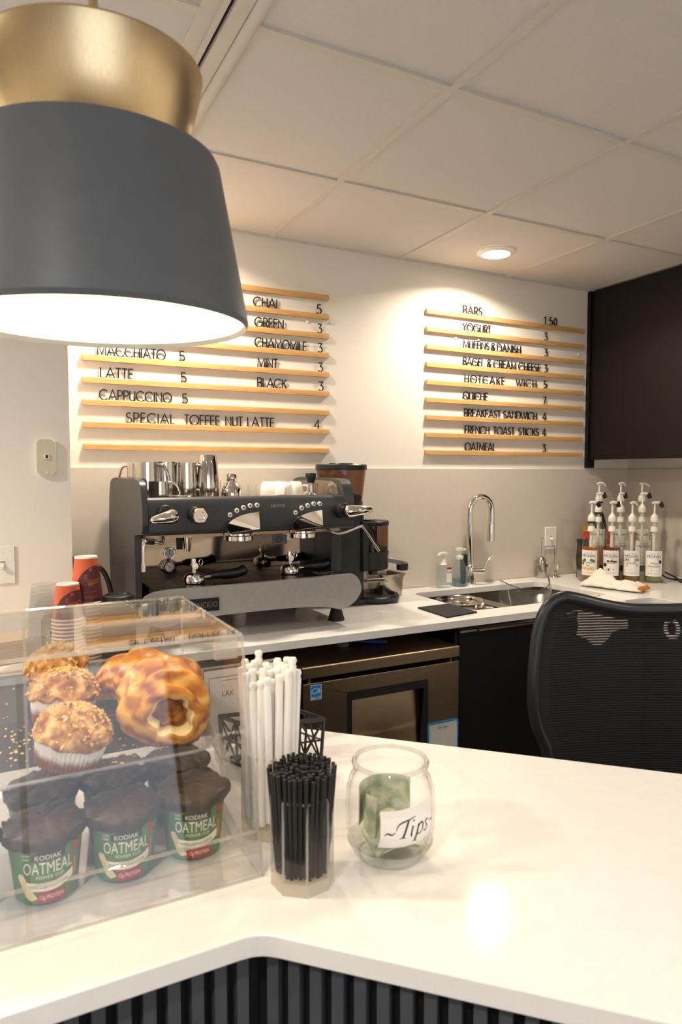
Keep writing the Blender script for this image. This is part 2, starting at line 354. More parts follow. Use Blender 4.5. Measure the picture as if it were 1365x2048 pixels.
# ---- stroke alphabet (cap height 1): glyph -> (advance width, strokes)
G = {
 'A': (.86, [[(0, 0), (.43, 1), (.86, 0)], [(.14, .32), (.72, .32)]]),
 'B': (.60, [[(.06, .5), (.34, .5)]+arc(.34, .25, .25, 90, -90)[1:]+[(.06, 0), (.06, 1), (.31, 1)]+arc(.31, .75, .25, 90, -90)[1:]]),
 'C': (.90, [arc(.5, .5, .5, 45, 315, 18)]),
 'D': (.80, [[(.06, 0), (.06, 1), (.3, 1)]+arc(.3, .5, .5, 90, -90, 14)[1:]+[(.06, 0)]]),
 'E': (.52, [[(.5, 0), (.06, 0), (.06, 1), (.5, 1)], [(.06, .52), (.46, .52)]]),
 'F': (.50, [[(.06, 0), (.06, 1), (.5, 1)], [(.06, .5), (.44, .5)]]),
 'G': (.98, [arc(.5, .5, .5, 45, 360, 20)+[(.56, .5)]]),
 'H': (.70, [[(.06, 0), (.06, 1)], [(.64, 0), (.64, 1)], [(.06, .5), (.64, .5)]]),
 'I': (.12, [[(.06, 0), (.06, 1)]]),
 'K': (.60, [[(.06, 0), (.06, 1)], [(.56, 1), (.08, .46)], [(.22, .6), (.6, 0)]]),
 'L': (.46, [[(.06, 1), (.06, 0), (.46, 0)]]),
 'M': (.98, [[(.05, 0), (.10, 1), (.49, .1), (.88, 1), (.93, 0)]]),
 'N': (.74, [[(.06, 0), (.06, 1), (.68, 0), (.68, 1)]]),
 'O': (1.0, [arc(.5, .5, .5, 0, 360, 24)]),
 'P': (.56, [[(.06, 0), (.06, 1), (.29, 1)]+arc(.29, .73, .27, 90, -90)[1:]+[(.06, .46)]]),
 'Q': (1.0, [arc(.5, .5, .5, 0, 360, 24), [(.58, .32), (.94, -.04)]]),
 'R': (.58, [[(.06, 0), (.06, 1), (.29, 1)]+arc(.29, .73, .27, 90, -90)[1:]+[(.06, .46)], [(.3, .46), (.56, 0)]]),
 'S': (.54, [arc(.27, .75, .23, 50, 270, 10)+arc(.27, .26, .25, 90, -140, 10)[1:]]),
 'T': (.52, [[(0, 1), (.52, 1)], [(.26, 1), (.26, 0)]]),
 'U': (.68, [[(.06, 1), (.06, .3)]+arc(.34, .28, .28, 180, 360, 10)+[(.62, 1)]]),
 'V': (.80, [[(0, 1), (.4, 0), (.8, 1)]]),
 'W': (1.10, [[(0, 1), (.28, 0), (.55, .9), (.82, 0), (1.1, 1)]]),
 'X': (.66, [[(0, 0), (.66, 1)], [(0, 1), (.66, 0)]]),
 'Y': (.68, [[(0, 1), (.34, .45), (.68, 1)], [(.34, .45), (.34, 0)]]),
 'Z': (.60, [[(.02, 1), (.58, 1), (0, 0), (.6, 0)]]),
 '&': (.74, [[(.72, 0), (.2, .66)]+arc(.34, .8, .19, 200, -20, 10, .2)+[(.14, .38)]+arc(.3, .24, .24, 150, 330, 10)+[(.7, .46)]]),
 '0': (.60, [arc(.3, .5, .26, 0, 360, 20, .5)]), '1': (.26, [[(0, .82), (.2, 1), (.2, 0)]]),
 '3': (.54, [[(.04, 1), (.48, 1), (.24, .6)]+arc(.24, .3, .29, 90, -140, 12)]),
 '4': (.62, [[(.46, 0), (.46, 1), (0, .28), (.62, .28)]]),
 '5': (.54, [[(.48, 1), (.12, 1), (.06, .56)]+arc(.24, .32, .31, 115, -140, 14)]),
 '7': (.52, [[(0, 1), (.5, 1), (.16, 0)]]), '.': (.14, [[(.07, 0), (.07, .07)]]), '~': (.9, [[(0, .4), (.2, .56), (.42, .46), (.62, .36), (.85, .52)]]),
}
def strip(pl, w):
    """mitred outline of a polyline, as list of quads in 2D"""
    P = [Vector(p) for p in pl]; closed = (P[0]-P[-1]).length < 1e-5
    if closed: P = P[:-1]
    n = len(P); Lf = []; Rt = []
    for i in range(n):
        a = P[i-1] if (i > 0 or closed) else None; b = P[(i+1) % n] if (i < n-1 or closed) else None
        d0 = (P[i]-a).normalized() if a is not None else None; d1 = (b-P[i]).normalized() if b is not None else None
        if d0 is None: nn = Vector((-d1.y, d1.x)); k = 1
        elif d1 is None: nn = Vector((-d0.y, d0.x)); k = 1
        else:
            n0 = Vector((-d0.y, d0.x)); n1 = Vector((-d1.y, d1.x)); nn = n0+n1
            if nn.length < .15: nn = n0; k = 1
            else: nn.normalize(); k = min(2.0, 1/max(.2, nn.dot(n0)))
        Lf.append(P[i]+nn*(w*k)); Rt.append(P[i]-nn*(w*k))
    q = []
    for i in range(n if closed else n-1):
        j = (i+1) % n; q.append((Rt[i], Rt[j], Lf[j], Lf[i]))
    return q
def letter_mb(ch, h, w, depth, MBX=None, x0=0, y=0, z0=0):
    mb = MBX or MB()
    for st in G[ch][1]:
        for q in strip([(px*h, py*h) for px, py in st], w):
            vs = [(x0+p.x, y-depth/2, z0+p.y) for p in q]+[(x0+p.x, y+depth/2, z0+p.y) for p in q]
            mb.add(vs, [(0, 1, 2, 3), (7, 6, 5, 4), (0, 4, 5, 1), (1, 5, 6, 2), (2, 6, 7, 3), (3, 7, 4, 0)])
    return mb
def stroke_text(mb, s, x, z, h, w, fn, gap=.16, width=None, shear=0):
    """flat stroke lettering mapped by fn(u,v)->xyz; fitted to width if given"""
    adv = []; u = 0
    for ch in s:
        if ch == ' ': u += .45; continue
        adv.append((ch, u)); u += G[ch][0]+gap
    tot = (u-gap)*h; k = width/tot if width else 1
    for ch, u0 in adv:
        for st in G[ch][1]:
            for q in strip([((u0+px)*h, py*h) for px, py in st], w):
                mb.add([fn(x+(p.x+shear*p.y)*k, z+p.y) for p in q], [(0, 1, 2, 3)])
    return tot*k
TCACHE = {}
def font_text(mb, s, h, fn, x=0, z=0, width=None, shear=0, center=False, bold=0):
    """lettering from the built-in typeface, mapped by fn(u,v)"""
    key = (s, shear, bold)
    if key not in TCACHE:
        c = bpy.data.curves.new('t', 'FONT'); c.body = s; c.shear = shear; c.offset = bold; c.resolution_u = 3
        o = bpy.data.objects.new('t', c); COL.objects.link(o); bpy.context.view_layer.update()
        e = o.evaluated_get(bpy.context.evaluated_depsgraph_get()); me = e.to_mesh()
        TCACHE[key] = ([(v.co.x, v.co.y) for v in me.vertices], [tuple(p.vertices) for p in me.polygons])
        e.to_mesh_clear(); bpy.data.objects.remove(o); bpy.data.curves.remove(c)
    vs, fs = TCACHE[key]
    if not vs: return 0
    x0 = min(v[0] for v in vs); x1 = max(v[0] for v in vs); sc = h/.70; kx = width/(x1-x0) if width else sc
    off = -(x1-x0)*kx/2 if center else 0
    mb.add([fn(x+off+(v[0]-x0)*kx, z+v[1]*sc) for v in vs], fs); return (x1-x0)*kx
# ================================================================== the setting
XL, XR, YB, YF = -3.0, 3.15, -3.45, 2.644
struct(MB().box(XL-.1, XR+.1, YB-.1, YF+.1, -.08, 0).build('floor', M['floor']))
struct(MB().box(.238, XR+.1, YF, YF+.1, 0, CEIL+.02).build('wall_back', M['wall'], smooth=None))
struct(MB().box(XL, .238, 2.30, YF+.1, 0, CEIL+.02).build('wall_projection', M['wall'], smooth=None))
struct(MB().box(XR, XR+.1, YB, YF, 0, CEIL+.02).build('wall_right', M['wall'], smooth=None))
struct(MB().box(XL-.1, XL, YB, YF+.1, 0, CEIL+.02).build('wall_left', M['wall_side'], smooth=None))
wr = MB()
for a, b in ((XL, -1.9), (1.2, XR)): wr.box(a, b, YB-.08, YB, 0, CEIL+.02)
wr.box(-1.9, 1.2, YB-.08, YB, 0, .55).box(-1.9, 1.2, YB-.08, YB, 2.25, CEIL+.02)
struct(wr.build('wall_rear', M['wall_side'], smooth=None))
w = MB()
for x in (-1.88, -.87, .17, 1.18): w.box(x-.02, x+.02, YB-.06, YB-.01, .55, 2.25)
for z in (.57, 2.23): w.box(-1.9, 1.2, YB-.06, YB-.01, z-.02, z+.02)
o = struct(w.build('fill_window_1', M['black_lam']))  # unseen window, put in for the fill and its reflection in the case
MB().box(-1.86, 1.16, YB-.045, YB-.04, .59, 2.21).build('glow_pane', M['pane_glow'], o, smooth=None)  # added glowing sheet that fills the unseen window
struct(MB().box(.238, XR, YF-.010, YF, .915, 1.463).build('trim_1', M['splash'], smooth=None))
struct(MB().box(XR-.010, XR, 0.6, YF-.010, .915, 1.463).build('trim_2', M['splash'], smooth=None))
# suspended ceiling: tiles on a T-bar grid, interrupted by the slot diffuser
GX, GY, T = 1.0484, 2.0416, .6096
ce = MB()
SL0, SL1 = .447, .539
xs = [SL1, GX, GX+T, GX+2*T, GX+3*T, XR]; ys = [YF-.0]+[GY-k*T for k in range(0, 10)]
ys = [y for y in ys if y > YB]+[YB]
def tiles(x0, x1):
    for j in range(len(ys)-1):
        dz = random.uniform(-.0012, .0012); ce.box(x0+.004, x1-.004, ys[j+1]+.004, ys[j]-.004, CEIL+.007+dz, CEIL+.03)
for i in range(len(xs)-1): tiles(xs[i], xs[i+1])
lx = [.415-k*T for k in range(0, 6)]; lx = [x for x in lx if x > XL]+[XL]
for i in range(len(lx)-1): tiles(lx[i+1], lx[i])
ceil_o = struct(ce.build('ceiling', M['tile'], smooth=None))
tb = MB(); h = .0115
for x in (GX, GX+T, GX+2*T, GX+3*T): tb.box(x-h, x+h, YB, YF, CEIL, CEIL+.008)
for x in lx[1:-1]: tb.box(x-h, x+h, YB, YF, CEIL, CEIL+.008)
for y in ys[1:-1]:
    tb.box(SL1, XR, y-h, y+h, CEIL+.0006, CEIL+.008); tb.box(XL, .415, y-h, y+h, CEIL+.0006, CEIL+.008)
tb.box(SL1, XR, YF-.02, YF, CEIL+.001, CEIL+.008)
tb.box(XL, .238, 2.28, 2.30, CEIL+.001, CEIL+.008)
MB.build(tb, 'ceiling_grid', M['tbar'], ceil_o, smooth=None)
MB().box(.411, SL0, YB, YF, CEIL+.002, CEIL+.03).build('ceiling_border', M['tbar'], ceil_o, smooth=None)
t = thing('slot_diffuser', 'long cream linear air slot in the ceiling behind the pendant lamp', 'air vent', (.49, -.4, CEIL))
MB().box(SL0, .460, YB, YF, CEIL-.004, CEIL+.03).build('side_flange', M['tbar'], t)
MB().box(.470, .5035, YB, YF, CEIL-.006, CEIL+.03).build('center_bar', M['tbar'], t)
q = MB(); q.tube([(.522, YB, CEIL+.003), (.522, YF, CEIL+.003)], .017, 20); q.build('rounded_bead', M['tbar'], t)
q = MB(); q.box(.460, .470, YB, YF, CEIL+.006, CEIL+.03); q.box(.5035, .5055, YB, YF, CEIL+.02, CEIL+.03); q.build('dark_slot', M['gasket'], t)

def recessed(x, y, label):
    t = thing('recessed_light', label, 'ceiling light', (x, y, CEIL), 'recessed ceiling lights')
    MB().lathe([(.060, CEIL-.010), (.082, CEIL-.002), (.082, CEIL+.004), (.058, CEIL+.004), (.060, CEIL-.010)], (x, y, 0), 40).build('trim_ring', M['white'], t)
    MB().solid([(.058, CEIL-.006), (.058, CEIL-.004)], (x, y, 0), 40).build('diffuser', M['led'], t)
recessed(*SPOTS[0], 'round recessed ceiling light glowing above the right menu board')
recessed(*SPOTS[1], 'round recessed ceiling light hidden above the charcoal pendant shade')

# ================================================================== counters
def worktop():
    r = .045
    outer = [(-1.6, 1.973), (2.51-.03, 1.973)]+arc(2.48, 1.943, .03, 90, 0, 5)[1:]+[(2.51, .6), (XR-.012, .6), (XR-.012, YF-.012), (.240, YF-.012), (.240, 2.298), (-1.6, 2.298)]
    hole = rrect(1.655, 2.40, 2.09, 2.522, r)
    m = MB().prism(outer, .888, .915, 'z', holes=[hole])
    return tag(m.build('worktop', M['quartz'], smooth=None, bevel=.0015), 'white quartz back worktop with a sink cutout running under the menu boards', 'worktop')
worktop()
s2 = math.sqrt(.5)
def bar():
    t = thing('service_bar', 'white quartz front bar bent at an angle with black slatted front', 'counter', (.27, .9, 0))
    Lg = 2.3; cx, cy = .268, .722
    def off(d, y_end=None):
        # front line at offset d inward (towards the back) for both legs
        X = cx+d*math.tan(math.radians(22.5)); return X, cy+d
    r = .05; tl = r*math.tan(math.radians(22.5))
    c = (cx-tl, cy+r)      # rounded inner corner (concave for the customer)
    # concave corner: arc between leg tangents
    p1 = (cx-tl, cy); p2 = (cx+tl*s2, cy-tl*s2)
    corner = [p1]
    cc = (p1[0], p1[1]-r)
    corner = [(cc[0]+r*math.sin(math.radians(a)), cc[1]+r*math.cos(math.radians(a))) for a in range(0, 46, 9)]
    bx, by = off(.61)
    outer = [(-1.6, cy)]+corner+[(cx+Lg*s2, cy-Lg*s2), (cx+Lg*s2+.61*s2, cy-Lg*s2+.61*s2), (bx, by), (-1.6, by)]
    MB().prism(outer, .888, .915, 'z').build('countertop', M['quartz'], t, smooth=None, bevel=.002)
    d = .045; x1, y1 = off(d); x2, y2 = off(d+.018)
    fb = MB().box(-1.6, x1, y1+.012, y1+.024, .02, .888)
    fb.prism([(x1, y1+.012), (x1+Lg*s2, y1+.012-Lg*s2), (x1+Lg*s2+.012, y1+.024-Lg*s2), (x1+.005, y1+.024)], .02, .888)
    fb.build('backing_panel', M['gasket'], t, smooth=None)
    fm = MB()
    k = x1-.020
    while k > -1.58: fm.box(k-.0145, k, y1-.010, y1+.013, .02, .888); k -= .0275
    for i in range(80):
        a = .012+i*.0275
        if a > Lg-.05: break
        T0 = Matrix.Translation((x1, y1, 0)) @ Matrix.Rotation(-PI/4, 4, 'Z')
        fm.box(a, a+.0145, -.010, .013, .02, .888, T0)
    fm.build('slatted_front', M['slat'], t, smooth=None)
    bxx, byy = off(.57)
    bk = MB().box(-1.6, bxx, byy-.018, byy, .02, .888)
    bk.prism([(bxx, byy), (bxx-.012, byy-.012), (bxx-.012+(Lg-.1)*s2, byy-.012-(Lg-.1)*s2), (bxx+(Lg-.1)*s2, byy-(Lg-.1)*s2)], .02, .888)
    bk.build('back_panel', M['black_lam'], t, smooth=None)
bar()
# base cabinets below the sink and along the right wall
t = thing('sink_base_cabinet', 'black base cabinet below the sink with slim steel edge pulls', 'cabinet', (2.0, 2.3, 0))
MB().box(1.500, 2.50, 2.02, 2.62, .02, .66).box(1.500, 1.516, 2.0, 2.62, .70, .886).build('carcass', M['black_lam'], t, smooth=None)
MB().box(1.518, 2.50, 1.998, 2.018, .10, .880).build('door', M['black_lam'], t, smooth=None, bevel=.001)
for a, b, y in ((1.500, 1.575, 1.966), (1.580, 1.920, 1.960), (1.925, 2.40, 1.968)):
    MB().box(a, b, y, 2.0, .8775, .8800).box(a, b, y, y+.002, .870, .8800).build('edge_pull', M['steel'], t, smooth=None)
t = thing('side_base_cabinet', 'black base cabinet in the right corner below the worktop', 'cabinet', (2.85, 1.6, 0))
MB().box(2.545, XR-.01, .62, 2.60, .02, .886).build('carcass', M['black_lam'], t, smooth=None)
MB().box(2.527, 2.543, .64, 1.95, .10, .86).build('door', M['black_lam'], t, smooth=None, bevel=.001)
t = thing('corner_base_cabinet', 'dark base cabinet below the worktop in front of the projecting wall', 'cabinet', (-.6, 2.15, 0))
MB().box(-1.58, .225, 2.02, 2.295, .02, .886).build('carcass', M['black_lam'], t, smooth=None)
MB().box(-1.57, .220, 2.0, 2.019, .10, .880).build('door', M['black_lam'], t, smooth=None, bevel=.001)
# upper cabinet on the right wall
t = thing('wall_cabinet', 'black wall cabinet hanging from the ceiling at the right', 'cabinet', (2.99, 2.0, 1.47))
MB().box(2.819, 2.868, YF-.022, YF-.0005, 1.470, CEIL-.002).build('end_panel', M['black_lam'], t, smooth=None)
MB().box(2.853, XR, .6, YF-.023, 1.520, CEIL-.002).build('carcass', M['black_lam'], t, smooth=None)
MB().box(2.832, 2.852, .6, YF-.023, 1.512, CEIL-.003).build('door', M['black_lam'], t, smooth=None, bevel=.001)

# sink
t = thing('double_sink', 'dark stainless double bowl sink set into the back worktop', 'sink', (2.03, 2.3, .70))
def bowl(x0, x1):
    m = MB(); zt, zb = .8875, .70; y0, y1 = 2.078, 2.534; R0 = rrect(x0, x1, y0, y1, .05, 5); R1 = rrect(x0+.012, x1-.012, y0+.012, y1-.012, .05, 5); n = len(R0)
    vs = [(x, y, zt) for x, y in R0]+[(x, y, zb) for x, y in R1]; m.add(vs, [(i, i+n, (i+1) % n+n, (i+1) % n) for i in range(n)]+[tuple(range(n, 2*n))])
    return m
bowl(1.643, 1.925).build('bowl', M['sinksteel'], t, smooth=30, solidify=.001); bowl(1.945, 2.412).build('bowl', M['sinksteel'], t, smooth=30, solidify=.001)
MB().box(1.922, 1.948, 2.08, 2.53, .868, .8765).build('divider', M['steel'], t, bevel=.003)
for x in (1.785, 2.18): MB().solid([(.042, .7015), (.042, .7035), (.02, .7025)], (x, 2.32, 0), 24).build('drain', M['chrome'], t)

# ================================================================== menu boards
RZ = [2.186-.0799*i for i in range(9)]
LW = ['', 'CHAI', 'GREEN', 'CHAMOMILE', 'MACCHIATO and MINT', 'LATTE and BLACK', 'CAPPUCCINO', 'SPECIAL TOFFEE NUT LATTE', '']
RW = ['BARS', 'YOGURT', 'MUFFINS & DANISH', 'BAGEL & CREAM CHEESE', 'HOTCAKE WICH', 'QUICHE', 'BREAKFAST SANDWICH', 'FRENCH TOAST STICKS', 'OATMEAL']
YW = YF
def rail(z):
    # square maple strip with a groove along the top for the letters
    prof = [(YW-.016, z-.019), (YW, z-.019), (YW, z+.0030), (YW-.0118, z+.0030), (YW-.0122, z), (YW-.016, z)]
    return MB().prism(prof, 0, .987, 'x')
proto = rail(0).build('menu_rail', M['maple'], smooth=None, bevel=.0008)
first = True
for bx, words, side in ((.318, LW, 'left'), (1.802, RW, 'right')):
    for i, wd in enumerate(words):
        o = proto if first else copy_tree(proto); first = False
        o.location = (bx+.4935, proto.location.y, RZ[i]-.019)
        if wd: lab = 'maple letter rail carrying %s on the %s menu board' % (wd, side)
        elif i == 0: lab = 'topmost maple letter rail of the left menu board, partly behind the pendant'
        else: lab = 'empty lowest maple letter rail of the left menu board'
        tag(o, lab, 'menu rail', 'maple rails of the %s menu board' % side)
MENU = [
 ('l', 1, 'CHAI', .971, 1.073), ('l', 1, '5', 1.251, 1.273), ('l', 2, 'GREEN', .976, 1.101), ('l', 2, '3', 1.254, 1.276), ('l', 3, 'CHAMOMILE', .976, 1.202), ('l', 3, '3', 1.256, 1.278),
 ('l', 4, 'MACCHIATO', .372, .617), ('l', 4, '5', .670, .691), ('l', 4, 'MINT', .986, 1.073), ('l', 4, '3', 1.257, 1.279), ('l', 5, 'LATTE', .380, .499), ('l', 5, '5', .675, .697), ('l', 5, 'BLACK', .984, 1.112), ('l', 5, '3', 1.260, 1.281),
 ('l', 6, 'CAPPUCCINO', .377, .638), ('l', 6, '5', .679, .700), ('l', 7, 'SPECIAL', .470, .649), ('l', 7, 'TOFFEE', .687, .827), ('l', 7, 'NUT', .849, .921), ('l', 7, 'LATTE', .940, 1.057), ('l', 7, '4', 1.239, 1.264),
 ('r', 0, 'BARS', 2.008, 2.120), ('r', 0, '1.50', 2.515, 2.599), ('r', 1, 'YOGURT', 2.007, 2.174), ('r', 1, '3', 2.515, 2.538), ('r', 2, 'MUFFINS', 2.011, 2.165), ('r', 2, '&', 2.176, 2.201), ('r', 2, 'DANISH', 2.213, 2.363), ('r', 2, '3', 2.518, 2.542),
 ('r', 3, 'BAGEL', 2.011, 2.135), ('r', 3, '&', 2.153, 2.177), ('r', 3, 'CREAM', 2.194, 2.335), ('r', 3, 'CHEESE', 2.351, 2.493), ('r', 3, '3', 2.518, 2.542), ('r', 4, 'HOTCAKE', 2.021, 2.262), ('r', 4, 'WICH', 2.336, 2.468), ('r', 4, '5', 2.518, 2.542),
 ('r', 5, 'QUICHE', 2.013, 2.160), ('r', 5, '7', 2.515, 2.538), ('r', 6, 'BREAKFAST', 2.021, 2.240), ('r', 6, 'SANDWICH', 2.259, 2.475), ('r', 6, '4', 2.513, 2.540), ('r', 7, 'FRENCH', 2.025, 2.173), ('r', 7, 'TOAST', 2.198, 2.329), ('r', 7, 'STICKS', 2.356, 2.490), ('r', 7, '4', 2.513, 2.540),
 ('r', 8, 'OATMEAL', 2.028, 2.211), ('r', 8, '3', 2.518, 2.542)]
LH, LWd = .0365, .0021
LPROTO = {}
ORD = ['first', 'second', 'third']
WKEY = {('l', 5, 'LATTE'): 'LATTE below MACCHIATO', ('l', 7, 'LATTE'): 'LATTE after TOFFEE NUT'}
for sd, row, word, xa, xb in MENU:
    side = 'left' if sd == 'l' else 'right'
    natural = sum(G[c][0] for c in word)*LH; gaps = max(1, len(word)-1); h_ = LH
    gap = (xb-xa-natural)/gaps if len(word) > 1 else 0
    sx = 1.0
    if gap < .0035 and len(word) > 1: sx = (xb-xa-gaps*.0035)/natural; gap = .0035
    x = xa; seen = {}
    for ch in word:
        key = (ch, round(sx, 2))
        w_ = G[ch][0]*h_*sx
        if key not in LPROTO:
            m = MB()
            for st in G[ch][1]:
                for q in strip([(px*h_*sx, py*h_) for px, py in st], LWd):
                    vs = [(p.x-w_/2, -.0018, p.y) for p in q]+[(p.x-w_/2, .0018, p.y) for p in q]
                    m.add(vs, [(0, 1, 2, 3), (7, 6, 5, 4), (0, 4, 5, 1), (1, 5, 6, 2), (2, 6, 7, 3), (3, 7, 4, 0)])
            o = m.build('menu_letter', M['lettering'], smooth=None, org=(0, 0, 0)); LPROTO[key] = o
        else: o = copy_tree(LPROTO[key])
        o.location = (x+w_/2, YW-.0085, RZ[row]+.0030)
        seen[ch] = seen.get(ch, 0)+1; n = word.count(ch)
        wn = WKEY.get((sd, row, word), word); wn = 'LATTE below MACCHIATO' if wn == 'LATTE below MACCHIATO' else wn
        item = (LW if sd == 'l' else RW)[row]
        if ch in '0123456789.' and word[0].isdigit():
            if sd == 'l' and row in (4, 5): item = {('5', 4): 'MACCHIATO', ('3', 4): 'MINT', ('5', 5): 'LATTE', ('3', 5): 'BLACK'}[(word, row)]
            lab = 'black price digit %s for %s on the %s menu board' % ('dot' if ch == '.' else ch, item, side)
        elif ch == '&': lab = 'black ampersand of %s on the right menu board' % item
        else: lab = 'black letter %s%s in %s on the %s menu board' % (ch, ', the %s one,' % ORD[seen[ch]-1] if n > 1 else '', wn, side)
        tag(o, lab, 'letter', 'letters and digits of the %s menu board' % side)
        x += w_+gap
# small leftover wall anchors
an = None
for x, z, lab in ((1.21, 2.073, 'clear wall anchor right of GREEN, the left of two'), (1.322, 2.078, 'clear wall anchor right of the left menu board end'), (1.972, 2.073, 'clear wall anchor below YOGURT, the left of two'), (2.104, 2.076, 'clear wall anchor below YOGURT, the right of two'), (2.76, 2.060, 'white wall anchor near the right end of the DANISH rail')):
    if an is None:
        T0 = Matrix.Rotation(PI/2, 4, 'X'); o = an = MB().solid([(.006, 0), (.006, .004), (.003, .007)], (0, 0, 0), 14, T0).build('wall_anchor', M['white'], org=(0, 0, 0))
    else: o = copy_tree(an)
    o.location = (x, YF, z); tag(o, lab, 'wall anchor', 'leftover wall anchors')

# ================================================================== wall plates
def plate(name, label, x, z, y, m, toggle=True, w=.07, hgt=.115, dp=.006):
    t = thing(name, label, 'switch' if toggle else 'wall jack', (x, y, z))
    if toggle:
        MB().box(x-w/2, x+w/2, y-dp, y, z-hgt/2, z+hgt/2).build('cover_plate', m, t, bevel=.003)
        T0 = Matrix.Translation((x, y-dp, z)) @ Matrix.Rotation(math.radians(28), 4, 'X')
        MB().box(-.005, .005, -.016, .004, -.006, .006, T0).build('toggle', M['white'], t, bevel=.0015)
        MB().box(x-.006, x+.006, y-dp-.0006, y-dp+.001, z-.014, z+.012).build('toggle_slot', M['kraft'], t)
        for dz in (.038, -.038): MB().cyl((x, y-dp-.001, z+dz), (x, y-dp+.001, z+dz), .003).build('screw', M['white'], t)
    return t
plate('light_switch', 'white toggle switch plate on the wall at the left picture edge', .040, 1.167, 2.30, M['white'])
plate('light_switch', 'white toggle switch plate on the backsplash behind the milk frother', 2.577, 1.108, YF-.010, M['white'], w=.078)
t = thing('wall_jack', 'almond phone jack plate with cut corners on the wall below the pendant', 'wall jack', (.168, 2.30, 1.434))
x0, x1, z0, z1, c = .140, .197, 1.436, 1.549, .010
pl = [(x0+c, z0), (x1-c, z0), (x1, z0+c), (x1, z1-c), (x1-c, z1), (x0+c, z1), (x0, z1-c), (x0, z0+c)]
MB().prism(pl, 2.288, 2.2995, 'y').build('back_box', M['white'], t)
MB().prism([(.168+(a-.1685)*.96, 1.4925+(b-1.4925)*.97) for a, b in pl], 2.284, 2.2885, 'y').build('cover_plate', M['almond'], t, bevel=.001)
MB().box(.162, .175, 2.279, 2.284, 1.486, 1.502).build('jack', M['white'], t); MB().box(.166, .172, 2.2785, 2.280, 1.489, 1.499).build('jack_opening', M['gasket'], t)
for z in (1.4445, 1.5405): MB().cyl((.1685, 2.2825, z), (.1685, 2.2845, z), .0035).build('screw', M['steel'], t)

# ================================================================== pendant lamp
px_, py_ = PEN
t = thing('pendant_lamp', 'large charcoal and brass pendant lamp hanging at the upper left', 'pendant lamp', (px_, py_, 1.613))
t.rotation_euler = (math.radians(1.2), math.radians(-1.0), 0)
MB().lathe([(.1578, 1.6165), (.1605, 1.6105), (.1634, 1.6165), (.1340, 1.786), (.1310, 1.7925), (.118, 1.7945), (.10, 1.7945), (.02, 1.7945)], (px_, py_, 0), 96).build('outer_shade', M['shade'], t, smooth=30)
MB().lathe([(.1575, 1.6165), (.1305, 1.785), (.02, 1.790)], (px_, py_, 0), 96).build('shade_lining', M['shade_in'], t, smooth=30)
MB().lathe([(.02, 1.796), (.0945, 1.796), (.0960, 1.798), (.1165, 1.886), (.1157, 1.8885), (.113, 1.886), (.093, 1.800)], (px_, py_, 0), 96).build('brass_collar', M['brass'], t, smooth=30)
MB().cyl((px_, py_, 1.79), (px_, py_, CEIL), .0052, seg=16).build('stem', M['brass'], t)
MB().solid([(.06, CEIL-.022), (.062, CEIL-.018), (.062, CEIL)], (px_, py_, 0), 40).build('canopy', M['brass'], t)
MB().lathe([(.0, 1.660)]+[(.045*math.sin(math.radians(a)), 1.705-.045*math.cos(math.radians(a))) for a in range(15, 150, 15)]+[(.018, 1.76), (.018, 1.79)], (px_, py_, 0), 24).build('bulb', clear('frosted_bulb', '#fff4dd', .04, body=.5, bodycol='#fff1d6'), t)

# ================================================================== under-counter fridges
def fridge(x0, x1, label, handle=True):
    t = thing('undercounter_fridge', label, 'fridge', ((x0+x1)/2, 2.25, 0))
    MB().box(x0+.004, x1-.004, 1.995, 2.60, .10, .79).build('body', M['gasket'], t, smooth=None)
    MB().box(x0, x1, 1.94, 2.60, .794, .832).build('top', M['steel_dark'], t, smooth=None, bevel=.003)
    hx0, hx1, hz0, hz1 = x0+.163, x1-.131, .42, .730
    MB().prism([(x0+.004, .12), (x1, .12), (x1, .778), (x0+.004, .778)], 1.945, 1.99, 'y', holes=[rrect(hx0, hx1, hz0, hz1, .008)]).build('door', M['steel_dark'], t, smooth=None, bevel=.0015)
    f = MB().prism(rrect(hx0, hx1, hz0, hz1, .008), 1.9435, 1.950, 'y', holes=[[(hx0+.016, hz0+.02), (hx1-.034, hz0+.02), (hx1-.018, hz1-.028), (hx0+.016, hz1-.028)]])
    f.build('handle_frame', M['plastic'], t)
    MB().add([(hx0+.014, 1.9465, hz0), (hx1-.016, 1.9465, hz0), (hx1-.016, 1.985, hz1-.01), (hx0+.014, 1.985, hz1-.01)], [(0, 1, 2, 3)]).build('recessed_grip', M['steel_dark'], t, smooth=None)
    for x in (x0+.03, x1-.03): MB().cyl((x, 1.955, .778), (x, 1.955, .794), .006).build('hinge_pin', M['steel'], t)
    for x in (x0+.05, x1-.05):
        for y in (2.04, 2.55): MB().cyl((x, y, 0), (x, y, .10), .02).build('leg', M['plastic'], t)
    return t
fr = fridge(.868, 1.479, 'stainless undercounter fridge with recessed handle below the coffee grinder')
st = MB().box(.897, .937, 1.9438, 1.945, .724, .772).build('energy_sticker', M['energy'], fr, smooth=None)
q = MB(); fn = lambda u, v: (u, 1.9435, v)
for pts in ([(.9, .744), (.905, .749), (.908, .744), (.912, .747), (.915, .744), (.92, .748)], arc(.917, .744, .017, 160, 20, 10), [(.921, .745), (.926, .757), (.931, .745), (.920, .752), (.933, .752), (.921, .745)], [(.899, .771), (.935, .771), (.935, .725), (.899, .725), (.899, .771)]):
    for z in strip(pts, .0007): q.add([fn(p.x, p.y) for p in z], [(0, 1, 2, 3)])
font_text(q, 'ENERGY STAR', .0055, fn, .9, .728, width=.034)
q.build('sticker_print', M['white'], st, smooth=None)
fridge(.235, .846, 'second stainless undercounter fridge below the espresso machine, mostly hidden')
